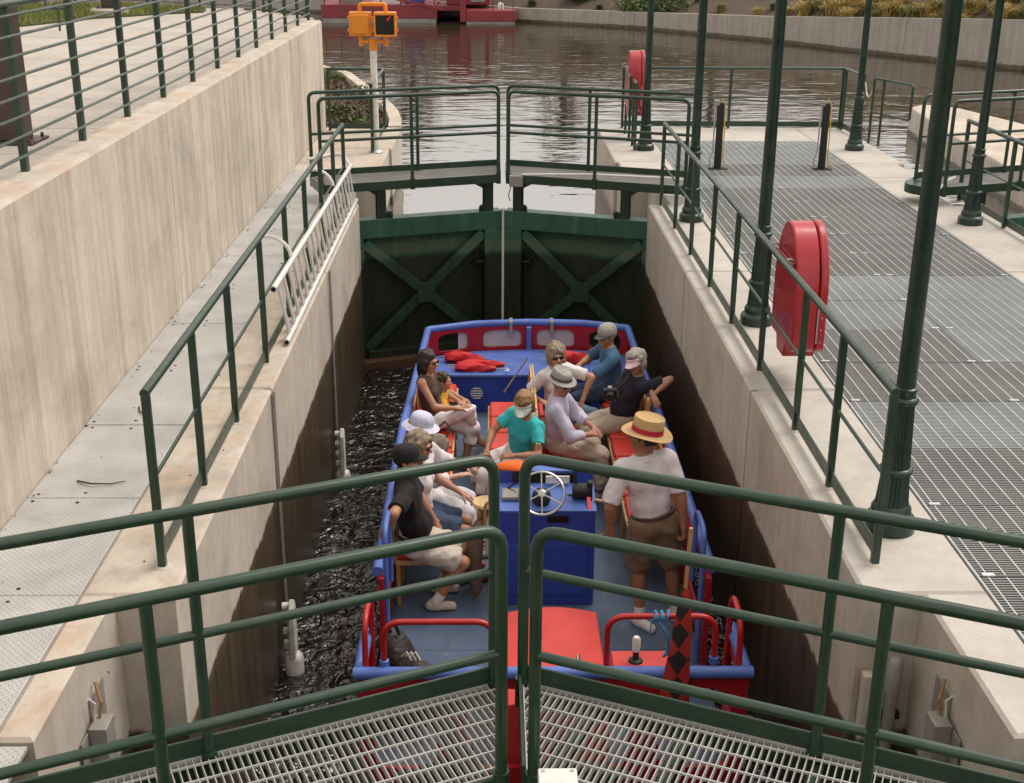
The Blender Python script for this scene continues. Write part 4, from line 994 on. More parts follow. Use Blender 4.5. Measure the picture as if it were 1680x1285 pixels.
# helm console
cx0, cx1, cy0, cy1 = -.10, .70, 9.30, 9.86
bpart(MB().prism([(cy0, ZF+.001), (cy1, ZF+.001), (cy1, -.95), (cy1-.16, -.95), (cy1-.17, -1.055), (cy0, -1.12)], cx0, cx1, 'x'), 'console', MAT['bdark'], bevel=.008)
bpart(MB().prism([(cy0-.006, -1.132), (cy0-.006, -1.117), (cy1-.173, -1.045), (cy1-.173, -1.057)][::-1], cx0-.006, cx1+.006, 'x'), 'dashboard', MAT['bblue'])
bpart(MB().box(cx0-.006, cx1+.006, cy1-.165, cy1+.006, -.949, -.935), 'console_top', MAT['bblue'], bevel=.004)
bpart(MB().box(cx0+.05, cx1-.05, cy0-.010, cy0-.001, -1.90, -1.42), 'console_door', MAT['bdark'], bevel=.004)
bpart(MB().box(.30, .48, cy0-.008, cy0-.001, -1.225, -1.165), 'switch_panel', MAT['black'])
for k in range(4): bpart(MB().box(.315+k*.042, .345+k*.042, cy0-.014, cy0-.008, -1.215, -1.175), 'switch', MAT['blackgloss'])
bpart(MB().lathe([(.035, 0), (.035, .008), (.028, .010)], (.36+.08, cy0-.001, -1.30), 16, axis=(0, -1, 0)), 'fuel_gauge', MAT['chrome'], smooth=True)
bpart(MB().tube([(.50, cy0-.004, -1.385), (.52, cy0-.004, -1.375), (.535, cy0-.004, -1.39), (.56, cy0-.004, -1.378), (.60, cy0-.004, -1.383)], .005, 5), 'script_badge', MAT['redglow'])
bpart(MB().box(.12, .56, cy1-.178, cy1-.171, -1.04, -.96), 'glove_opening', MAT['darkhole'])
bpart(MB().box(cx0+.005, cx0+.012, cy0-.012, cy0-.004, -1.6, -1.55), 'door_latch', MAT['chrome'])
nz = nrm(V(0, -.072, .38)); nz = nrm(V(0, -.72, .69)); hub = V(.255, 9.36, -1.00)
st = bpart(MB().lathe([(.075, -.14), (.08, -.03), (.045, 0)], hub-nz*.02, 16, axis=nz), 'steering_column', MAT['black'], smooth=True)
u_, v_ = perp(nz)
wh = bpart(MB().tube([hub+nz*.03+(u_*math.cos(t)+v_*math.sin(t))*.185 for t in np.linspace(0, 2*math.pi, 36, endpoint=False)], .012, 8, closed=True), 'steering_wheel', MAT['chrome'], smooth=True)
for k in range(6):
    t = math.pi/3*k+math.pi/6*0+math.pi/2; MB().tube([hub+nz*.025, hub+nz*.03+(u_*math.cos(t)+v_*math.sin(t))*.182], .007, 6).build('spoke', MAT['chrome'], wh, smooth=True)
MB().lathe([(.034, 0), (.034, .02), (.018, .026)], hub+nz*.015, 14, axis=nz).build('hub', MAT['chrome'], wh, smooth=True, flat_ang=40)
bpart(MB().lathe([(.03, 0), (.034, .012), (.02, .014)], (.50, 9.53, -1.088), 14), 'compass', MAT['black'], smooth=True)
th_ = bpart(MB().lathe([(.055, -.07), (.065, -.05), (.065, .05), (.055, .07)], (.585, 9.47, -1.02), 16, axis=(1, 0, 0)), 'throttle', MAT['black'], smooth=True, flat_ang=40)
MB().bar((.545, 9.48, -1.0), (.535, 9.50, -.80), .02, .03, up=(0, 1, 0)).bar((.535, 9.50, -.80), (.625, 9.50, -.80), .03, .03).build('throttle_lever', MAT['black'], th_, bevel=.006)
MB().box(.64, .68, 9.43, 9.50, -1.09, -.93).build('key_block', MAT['black'], th_, bevel=.005)
MB().bar((.645, 9.41, -1.05), (.65, 9.30, -1.13), .03, .012).build('key_tag', MAT['vinyl'], th_)
bpart(MB().box(.02, .09, cy1-.19, cy1-.172, -1.03, -.935), 'radio_microphone', MAT['black'], bevel=.01)
bpart(MB().tube([(.05, cy1-.18, -1.03), (.03, cy1-.2, -1.05), (-.02, 9.6, -1.05), (.06, 9.5, -1.06), (.14, 9.46, -1.075)], .008, 6), 'radio_cord', MAT['black'], smooth=True)
bpart(MB().box(-.07, .12, 9.42, 9.60, -1.085, -1.052), 'chart_case', MAT['steelgrey'], bevel=.006)
for X, s in ((cx0, -1), (cx1, 1)):
    bpart(MB().tube(fillet([(X, 9.42, -1.08), (X+s*.11, 9.42, -1.10), (X+s*.11, 9.42, -1.40), (X, 9.42, -1.42)], .07), .015, 8), 'grab_handle', MAT['wood'], smooth=True)
# engine box
pts = [(-.05+.69*k/10, -1.50+.05*math.sin(math.pi*k/10)) for k in range(11)]
bpart(MB().prism([(-.05, ZF+.001), (.64, ZF+.001)]+pts[::-1], 7.12, 8.33, 'y'), 'engine_box', MAT['hatch'], bevel=.008, smooth=True, flat_ang=40)
bpart(MB().tube([(.44, 7.47, -1.452), (.45, 7.48, -1.42), (.45, 7.59, -1.42), (.455, 7.61, -1.45)], .016, 8).lathe([(.02, 0), (.02, .005)], (.44, 7.46, -1.455), 8), 'engine_box_latch', MAT['chrome'], smooth=True)
# stern locker and light
bpart(MB().box(.645, 1.06, 7.10, 7.30, -1.62, -1.19), 'stern_locker', MAT['hatch'], bevel=.01)
lt = thing('stern_light', (.80, 7.17, -1.19), 'small white stern light on a black stem on the red locker', 'light')
MB().lathe([(.05, 0), (.045, .012), (.022, .02), (.02, .08)], (.80, 7.17, -1.189), 14).build('stem', MAT['black'], lt, smooth=True)
MB().lathe([(.026, .08), (.028, .10), (.028, .17), (.018, .185)], (.80, 7.17, -1.189), 14).build('lens', MAT['white'], lt, smooth=True)
# red hoops on the stern, blue hoops at the boarding gaps
def hoop(pts, mat, name, r=.021): bpart(MB().tube(fillet(pts, .13, 7), r, 10), name, mat, smooth=True)
hoop([(-.86, 7.09, ZG), (-.86, 7.09, -.84), (-.14, 7.09, -.84), (-.14, 7.09, ZG-.1)], MAT['brail'], 'stern_hoop')
hoop([(.60, 7.12, ZG-.05), (.60, 7.12, -.82), (1.31, 7.12, -.82), (1.31, 7.12, ZG)], MAT['brail'], 'stern_hoop')
for x in (-.985, 1.475): hoop([(x, 7.10, ZG), (x, 7.14, -.86), (x+.01, 7.50, -.86), (x, 7.52, ZG-.25)], MAT['brail'], 'corner_hoop')
for x in (-.955, 1.44): hoop([(x, 8.42, ZF), (x, 8.42, -.86), (x, 8.82, -.86), (x, 8.82, -1.5)], MAT['bblue'], 'boarding_hoop')
for x in (-.99, 1.49): bpart(MB().box(x-.02, x+.02, 8.36, 8.49, ZF, ZG-.03), 'boarding_post', MAT['bred'])
for x, y in ((-.86, 7.09), (1.31, 7.12)): bpart(MB().lathe([(.032, 0), (.032, .045), (.024, .05)], (x, y, ZG+.03), 10), 'hoop_foot', MAT['bblue'])
# lines on the stern hoop
rp_ = thing('mooring_line', (.93, 7.12, -.82), 'blue and white knotted line tied to the right stern hoop', 'rope')
m = MB()
for k in range(5): m.tube(arc((.90+.02*k, 7.12, -.82), .035, 0, 360, 10, (0, 1, 0), (.3*(-1)**k, 0, .9)), .009, 6)
m.tube([(.93, 7.08, -.84), (.97, 7.06, -.9), (1.0, 7.08, -1.0), (.99, 7.07, -1.08), (.97, 7.08, -1.1), (1.0, 7.1, -1.06)], .010, 6); m.tube([(.88, 7.08, -.82), (.87, 7.06, -.92), (.875, 7.06, -1.0)], .006, 6)
MAT['rope'] = simple('blue_rope', (.05, .22, .42), .7, 0, .8, 90)
m.build('rope', MAT['rope'], rp_, smooth=True)

# ---- furled flag at the stern
def m_flag():
    t = NT('diamond_flag'); P = t.P(); x, y, z = sep(t, P)
    u = t.math('MULTIPLY', t.math('SUBTRACT', x, 1.045), 7.6); v = t.math('MULTIPLY', z, 5.2)
    a = t.math('FLOOR', t.math('ADD', u, v)); b = t.math('FLOOR', t.math('SUBTRACT', u, v))
    k = t.math('MODULO', t.math('ABSOLUTE', t.math('ADD', a, b)), 2.)
    t.col(t.mix(k, (.40, .022, .014), (.022, .014, .017))); t.rough(.75); t.bump(t.noise(P, 12, 4), .3, .02); return t.m
fg = thing('flag', (1.06, 7.0, -1.45), 'furled red and black diamond flag on a wooden staff at the stern', 'flag')
MB().tube([(1.045, 7.0, -1.50), (1.085, 7.0, -.12)], .013, 8).build('staff', MAT['wood'], fg, smooth=True)
v = []; nz_ = 30; na = 18
for i in range(nz_):
    t = i/(nz_-1); z = -1.52+t*.98; w_ = .088*(1-t)**.55*(.55+.45*math.sin(min(1, t*3+.4)*math.pi/2))+.012; c0 = 1.035+.035*t
    for k in range(na):
        a = 2*math.pi*k/na; rr = 1+.16*math.sin(3*a+2*t)+.08*math.sin(5*a-4*t); v.append((c0+math.cos(a)*w_*rr, 7.0-.01+math.sin(a)*w_*.55*rr, z))
m = MB().add(v, [(i*na+k, i*na+(k+1) % na, (i+1)*na+(k+1) % na, (i+1)*na+k) for i in range(nz_-1) for k in range(na)]+[tuple(range(na-1, -1, -1)), tuple((nz_-1)*na+k for k in range(na))])
m.build('cloth', m_flag(), fg, smooth=True)

# ---- wooden chairs with red cushions: one chair facing +x, seat front at x=.40, back at x=0
def chair(low=False):
    r = thing('chair', (0, 0, 0), 'wooden chair with a red cushion in the boat', 'chair', 'red cushioned chairs in the boat')
    W_ = .425; h = W_/2; z = .48
    m = MB().box(.02, .40, -h+.004, h-.004, z-.055, z)
    m.build('cushion', MAT['vinyl'], r, bevel=.022, smooth=True)
    for x0, x1, y0, y1 in ((.0, .42, -h, -h+.022), (.0, .42, h-.022, h), (.40, .42, -h+.023, h-.023)):
        MB().box(x0, x1, y0, y1, z-.095, z-.056).build('seat_rail', MAT['wood_pale'], r)
    for x in (.385, .02):
        for y in (-h+.03, h-.03): MB().bar((x, y, z-.06), (x+(.02 if x > .2 else -.0), y, 0), .032, .032, up=(1, 0, 0)).build('leg', MAT['wood'], r)
    if low:
        for y in (-h+.03, h-.03): MB().bar((.005, y, z-.05), (-.012, y, z+.20), .03, .034, up=(1, 0, 0)).build('back_post', MAT['wood'], r)
        MB().bar((-.012, -h, z+.21), (-.012, h, z+.21), .028, .05).build('top_rail', MAT['wood'], r, bevel=.006)
        return r
    for y in (-h+.03, h-.03): MB().bar((.005, y, z-.05), (-.045, y, z+.40), .03, .034, up=(1, 0, 0)).build('back_post', MAT['wood'], r)
    MB().bar((-.043, -h, z+.40), (-.043, h, z+.40), .032, .06).build('top_rail', MAT['wood_pale'], r, bevel=.006)
    for y in (-.09, .0, .09): MB().bar((-.002, y, z-.03), (-.04, y, z+.38), .012, .035, up=(1, 0, 0)).build('back_slat', MAT['wood'], r)
    return r
CH = {False: [chair(), True], True: [chair(True), True]}
def put_chair(x, y, face, label, low=False):
    src = CH[low]; c = src[0] if src[1] else copy_tree(src[0]); src[1] = False
    c.location = (x, y, ZF); c.rotation_euler = (0, 0, 0 if face > 0 else math.pi); c['label'] = label
ords = ['first', 'second', 'third', 'fourth', 'fifth', 'sixth', 'seventh', 'eighth', 'ninth']
for i in range(9): put_chair(-.955, 9.50+.465*i, 1, '%s red cushioned chair from the stern in the left hand row' % ords[i], True)
for i in range(8): put_chair(1.46, 9.78+.455*i, -1, '%s red cushioned chair from the stern in the right hand row' % ords[i], True)
for i in range(5):
    put_chair(.325, 10.85+.45*i, 1, '%s chair from the helm in the middle row facing right' % ords[i])
    put_chair(.225, 10.85+.45*i, -1, '%s chair from the helm in the middle row facing left' % ords[i])
# ---- stool by the console with a jacket over it
sl_ = thing('stool', (-.33, 9.45, ZF), 'tall round wooden stool left of the helm', 'stool')
MB().lathe([(.115, 0), (.125, .012), (.115, .03)], (-.20, 9.55, -1.18), 20).build('seat', MAT['wood_pale'], sl_, smooth=True)
for a in range(4):
    t = a*math.pi/2+.7; MB().bar((-.20+.08*math.cos(t), 9.55+.09*math.sin(t), -1.18), (-.20+.14*math.cos(t), 9.55+.17*math.sin(t), ZF), .03, .03, up=(1, 0, 0)).build('leg', MAT['wood'], sl_)
MB().tube([V(-.20, 9.55, -1.6)+V(math.cos(t), math.sin(t), 0)*.13 for t in np.linspace(0, 2*math.pi, 18, endpoint=False)], .011, 6, closed=True).build('foot_ring', MAT['wood'], sl_, smooth=True)
MAT['jacket'] = simple('brown_cloth', (.13, .085, .055), .85, 0, .25, 10, .5, 18, .02); MAT['lilac'] = simple('lilac_cloth', (.50, .46, .48), .85, 0, .12, 9, .4, 18, .02)
def drape(name, prof, mat, parent, seed, n=18):
    r_ = np.random.RandomState(seed); v = []
    for (cx, cy, z, rx, ry) in prof:
        for k in range(n):
            a = 2*math.pi*k/n; q = 1+.16*math.sin(3*a+z*9)+.10*math.sin(7*a-z*13)+r_.uniform(-.05, .05); v.append((cx+math.cos(a)*rx*q, cy+math.sin(a)*ry*q, z))
    f = [(i*n+k, i*n+(k+1) % n, (i+1)*n+(k+1) % n, (i+1)*n+k) for i in range(len(prof)-1) for k in range(n)]+[tuple(range(n-1, -1, -1)), tuple((len(prof)-1)*n+k for k in range(n))]
    o = MB().add(v, f).build(name, mat, parent, smooth=True, flat_ang=80); s = o.modifiers.new('sub', 'SUBSURF'); s.levels = 1; s.render_levels = 1; return o
jk = tag(drape('jacket', [(-.29, 9.38, -1.97, .05, .05), (-.29, 9.38, -1.75, .06, .06), (-.30, 9.39, -1.5, .07, .07), (-.28, 9.40, -1.38, .07, .07), (-.26, 9.43, -1.30, .05, .05), (-.25, 9.46, -1.27, .03, .03)], MAT['jacket'], None, 3), 'brown jacket hanging down beside the stool at the helm', 'jacket')
tag(drape('scarf', [(-.17, 9.38, -1.60, .035, .03), (-.17, 9.39, -1.45, .045, .03), (-.17, 9.40, -1.30, .04, .03), (-.17, 9.44, -1.20, .02, .02)], MAT['lilac'], None, 4), 'pale lilac cloth hanging in front of the stool', 'cloth')
tag(drape('life_vest', [(.02, 9.72, -.934, .13, .07), (.03, 9.73, -.915, .14, .075), (.03, 9.74, -.885, .12, .06), (.04, 9.75, -.87, .06, .03)], MAT['orange2'] if 'orange2' in MAT else simple('orange_cloth', (.80, .13, .01), .7, 0, .12, 9, .4, 20, .02), None, 5), 'crumpled orange cloth lying on the helm console', 'cloth')
tag(MB().box(.30, .50, 9.64, 9.655, -1.03, -.965).build('folded_paper', MAT['paper']), 'folded white paper tucked into the helm console opening', 'paper')
# ---- dark backpack in the stern corner
bp = thing('backpack', (-.72, 7.35, ZF), 'dark brown backpack slumped in the left stern corner', 'backpack'); BY = .28
MAT['nylon'] = simple('dark_nylon', (.022, .016, .017), .6, 0, .2, 8, .6, 14, .03)
drape('bag', [(-.80, 7.6, ZF+.013, .14, .14), (-.79, 7.6, -1.88, .19, .17), (-.79, 7.6, -1.64, .19, .16), (-.82, 7.62, -1.42, .14, .14), (-.85, 7.64, -1.26, .08, .09), (-.87, 7.65, -1.22, .03, .03)], MAT['nylon'], bp, 11)
drape('front_pocket', [(-.64, 7.50, -1.93, .11, .10), (-.62, 7.50, -1.72, .14, .12), (-.63, 7.51, -1.52, .12, .10), (-.67, 7.53, -1.42, .06, .06)], MAT['nylon'], bp, 12)
MB().tube([(-.86, 7.62, -1.24), (-.88, 7.58, -1.15), (-.83, 7.57, -1.13), (-.80, 7.6, -1.24)], .013, 6).build('handle', MAT['black'], bp, smooth=True)
for k in range(3): MB().tube([(-.78+.03*k, 7.50, -1.36), (-.74+.03*k, 7.46, -1.30), (-.71+.03*k, 7.47, -1.37)], .008, 6).build('drawcord', MAT['offwhite'], bp, smooth=True)
# ---- umbrellas on the bow shelf
def umbrella(p, q, label, s=1.):
    p, q = V(*p), V(*q); d = nrm(q-p); L = np.linalg.norm(q-p); r = thing('umbrella', tuple(p), label, 'umbrella')
    u, w_ = perp(d); m = MB(); v = []; n = 14; N = 12
    for i in range(N):
        t = i/(N-1); rad = (.016+.040*math.sin(math.pi*min(1, .12+t*.86))**.8)*s
        for k in range(n):
            a = 2*math.pi*k/n; q_ = 1+.22*math.sin(4*a+9*t)+.1*math.sin(7*a-5*t); v.append(p+d*L*(.05+t*.66)+(u*math.cos(a)+w_*math.sin(a))*rad*q_+V(0, 0, 0))
    m.add(v, [(i*n+k, i*n+(k+1) % n, (i+1)*n+(k+1) % n, (i+1)*n+k) for i in range(N-1) for k in range(n)]+[tuple(range(n-1, -1, -1)), tuple((N-1)*n+k for k in range(n))])
    m.build('canopy', MAT['umb'], r, smooth=True, flat_ang=70)
    MB().tube([p-d*.07, p+d*L*.86], .007, 6).build('shaft', MAT['chrome'], r, smooth=True)
    s_ = nrm(np.cross(d, V(0, 0, 1))); e = p+d*L*.86; c = e+s_*.045
    MB().tube([e]+arc(c, .045, 0, 180, 8, -s_, d), .009, 6).build('crook_handle', MAT['white'], r, smooth=True)
MAT['umb'] = simple('umbrella_red', (.55, .012, .016), .6, 0, .12, 9, .5, 22, .015)
umbrella((-.62, 13.86, ZS+.045), (.10, 13.83, ZS+.035), 'front furled red umbrella lying on the bow shelf')
umbrella((-.60, 13.94, ZS+.045), (.24, 13.97, ZS+.045), 'furled red umbrella with its handle farthest out on the bow shelf')
umbrella((-.74, 14.20, ZS+.05), (-.05, 13.98, ZS+.09), 'bulkiest furled red umbrella lying askew at the back of the bow shelf', 1.35)
umbrella((.50, 14.12, ZS+.06), (1.25, 14.16, ZS+.06), 'furled red umbrella behind the man in the blue shirt', 1.5)
# folding wooden armrest at the right gunwale and cord by the middle row
ar = thing('folded_chair', (1.33, 11.75, ZF), 'folded bare wooden chair leaning by the right gunwale', 'chair')
MB().bar((1.36, 11.55, -1.5), (1.40, 11.62, -1.05), .03, .04, up=(1, 0, 0)).build('frame_post', MAT['wood'], ar)
MB().bar((1.40, 11.62, -1.05), (1.44, 11.9, -1.12), .03, .04).build('frame_rail', MAT['wood_pale'], ar)
MB().bar((1.44, 11.9, -1.12), (1.42, 11.9, -1.5), .03, .04, up=(1, 0, 0)).build('frame_post', MAT['wood'], ar)
tag(MB().tube([(-.02, 12.95, -1.45), (.24, 13.0, -1.06)], .010, 6).build('stay_rod', MAT['steelgrey']), 'thin grey rod propping the front end of the middle seats', 'rod')
# ================================================================== people: bodies grown from a distance field
class Field:
    def __init__(s, lo, hi, h):
        s.h = h; s.lo = np.array(lo, float); n = np.ceil((np.array(hi)-s.lo)/h).astype(int)+1; s.n = n
        s.D = np.full(n, .5, np.float32); s.ax = [s.lo[i]+np.arange(n[i])*h for i in range(3)]
    def sub(s, lo, hi):
        i0 = np.clip(np.floor((np.array(lo)-s.lo)/s.h).astype(int), 0, s.n); i1 = np.clip(np.ceil((np.array(hi)-s.lo)/s.h).astype(int)+1, 0, s.n)
        if (i1 <= i0).any(): return None, None
        sl_ = tuple(slice(a, b) for a, b in zip(i0, i1)); g = np.stack(np.meshgrid(*[s.ax[i][sl_[i]] for i in range(3)], indexing='ij'), -1)
        return sl_, g
    def put(s, sl_, d, k):
        D = s.D[sl_]
        if k <= 0: s.D[sl_] = np.minimum(D, d); return
        h = np.clip(.5+.5*(D-d)/k, 0, 1); s.D[sl_] = D*(1-h)+d*h-k*h*(1-h)
    def cone(s, a, b, ra, rb, k=.02, cap=None, capa=None):
        a = V(*a); b = V(*b); pad = max(ra, rb)+max(k, .01)+2*s.h
        sl_, g = s.sub(np.minimum(a, b)-pad, np.maximum(a, b)+pad)
        if sl_ is None: return
        ba = b-a; L2 = ba@ba+1e-12; t = np.clip(((g-a)@ba)/L2, 0, 1); d = np.linalg.norm(g-a-t[..., None]*ba, axis=-1)-(ra+(rb-ra)*t)
        if cap: d = np.maximum(d, (g-b)@(ba/math.sqrt(L2)))
        if capa: d = np.maximum(d, -((g-a)@(ba/math.sqrt(L2))))
        s.put(sl_, d, k)
    def ell(s, c, r, A, k=.02, cut=False):
        c = V(*c); r = np.array(r, float); pad = r.max()+max(k, .01)+2*s.h; sl_, g = s.sub(c-pad, c+pad)
        if sl_ is None: return
        q = (g-c)@A.T; k0 = np.linalg.norm(q/r, axis=-1); k1 = np.linalg.norm(q/(r*r), axis=-1)+1e-9; d = k0*(k0-1)/k1
        if cut:
            D = s.D[sl_]; kk = max(k, 1e-4); h = np.clip(.5-.5*(D+d)/kk, 0, 1); s.D[sl_] = D*(1-h)-d*h+kk*h*(1-h)
        else: s.put(sl_, d, k)
    def grid(s): return np.stack(np.meshgrid(*s.ax, indexing='ij'), -1)
    def plane(s, p, n): s.D = np.maximum(s.D, ((s.grid()-V(*p))@nrm(n)).astype(np.float32))
    def lumps(s, amp, freq, seed, stretch=None):
        g = s.grid(); r_ = np.random.RandomState(seed); N = 0
        if stretch is not None: g = g-(g@stretch)[..., None]*stretch*.75
        for i in range(7):
            d = nrm(r_.normal(size=3)); f = freq*r_.uniform(.6, 1.6); N = N+np.sin(g@(d*f)+r_.uniform(0, 6.28)+.8*np.sin(g@(nrm(r_.normal(size=3))*f*.6)))
        s.D = s.D+(amp*N/2.6).astype(np.float32)
    def mesh(s):
        D = s.D; sgn = D < 0; n = s.n
        c = [sgn[i:n[0]-1+i, j:n[1]-1+j, k:n[2]-1+k] for i in (0, 1) for j in (0, 1) for k in (0, 1)]
        tot = sum(x.astype(np.int8) for x in c); act = (tot > 0) & (tot < 8); I = np.argwhere(act)
        if len(I) == 0: return np.zeros((0, 3)), np.zeros((0, 4), int)
        off = np.array([(i, j, k) for i in (0, 1) for j in (0, 1) for k in (0, 1)]); val = np.stack([D[tuple((I+o).T)] for o in off], 1)
        acc = np.zeros((len(I), 3)); cnt = np.zeros(len(I))
        for a in range(8):
            for b in range(a+1, 8):
                if np.abs(off[a]-off[b]).sum() != 1: continue
                va, vb = val[:, a], val[:, b]; m = (va < 0) != (vb < 0); t = np.where(m, va/(va-vb+1e-12), 0)
                acc += np.where(m[:, None], off[a]+t[:, None]*(off[b]-off[a]), 0); cnt += m
        vv = s.lo+(I+acc/np.maximum(cnt, 1)[:, None])*s.h; idx = np.full(act.shape, -1, int); idx[tuple(I.T)] = np.arange(len(I)); Q = []
        for ax in range(3):
            sl0 = [slice(None)]*3; sl1 = [slice(None)]*3; sl0[ax] = slice(0, -1); sl1[ax] = slice(1, None)
            ch = sgn[tuple(sl0)] != sgn[tuple(sl1)]; E_ = np.argwhere(ch); o1, o2 = [(1, 2), (2, 0), (0, 1)][ax]
            ok = (E_[:, o1] > 0) & (E_[:, o2] > 0) & (E_[:, o1] < n[o1]-1) & (E_[:, o2] < n[o2]-1); E_ = E_[ok]
            f = []
            for d1, d2 in ((-1, -1), (0, -1), (0, 0), (-1, 0)):
                c_ = E_.copy(); c_[:, o1] += d1; c_[:, o2] += d2; f.append(idx[tuple(c_.T)])
            f = np.stack(f, 1); flip = ~sgn[tuple(E_.T)]; f[flip] = f[flip][:, ::-1]; Q.append(f[(f >= 0).all(1)])
        return vv, np.concatenate(Q)

def mesh_obj(name, parts, mat, parent):
    """parts: list of (verts, quads) joined into one mesh"""
    vs, qs, o = [], [], 0
    for v, q in parts: vs.append(v); qs.append(q+o); o += len(v)
    me = bpy.data.meshes.new(name); fast_mesh(me, np.concatenate(vs)-V(*parent_loc(parent)), np.concatenate(qs)); me.materials.append(mat)
    ob = bpy.data.objects.new(name, me); COL.objects.link(ob); ob.parent = parent; return ob

def ik(a, b, l1, l2, pole):
    a, b = V(*a), V(*b); d = b-a; L = np.linalg.norm(d); mxl = (l1+l2)*.992
    if L > mxl: b = a+d/L*mxl; L = mxl; d = b-a
    x = (L*L+l1*l1-l2*l2)/(2*L); h = math.sqrt(max(l1*l1-x*x, 0)); u = d/L; p = V(*pole); p = nrm(p-u*(p@u))
    return a+u*x+p*h, b
def dirv(a): return V(math.cos(R(a)), math.sin(R(a)), 0)

def cloth(name, c, rough=.85, var=.10):
    t = NT('cloth_'+name); P = t.P(); f = t.noise(P, 9, 5, .6)
    t.col(t.ramp(f, [(.3, tuple(x*(1-var) for x in c)), (.7, tuple(min(1, x*(1+var)) for x in c))])); t.rough(rough); t.set(Sheen_Weight=.02)
    fold = t.noise(t.mapv(P, (1, 1, .45)), 13, 1.5, .45, 1.4); weave = t.noise(P, 260, 2, .5)
    h = t.math('ADD', t.math('MULTIPLY', fold, .016), t.math('MULTIPLY', weave, .00015)); t.bump(h, .8, 1.); return t.m
def skinm(name, c):
    t = NT('skin_'+name); f = t.noise(t.P(), 16, 4, .6); t.col(t.ramp(f, [(.3, tuple(x*.86 for x in c)), (.7, tuple(min(1, x*1.1) for x in c))]))
    t.rough(.55); t.set(Subsurface_Weight=.08, Subsurface_Radius=(.02, .008, .004)); t.bump(t.noise(t.P(), 160, 3), .12, .001); return t.m
def hairm(name, c):
    t = NT('hair_'+name); f = t.noise(t.mapv(t.P(), (90, 90, 18)), 1., 4, .6, .4)
    t.col(t.ramp(f, [(.3, tuple(x*.32 for x in c)), (.7, tuple(min(1, x*1.3) for x in c))])); t.rough(.5); t.bump(f, .9, .010); return t.m

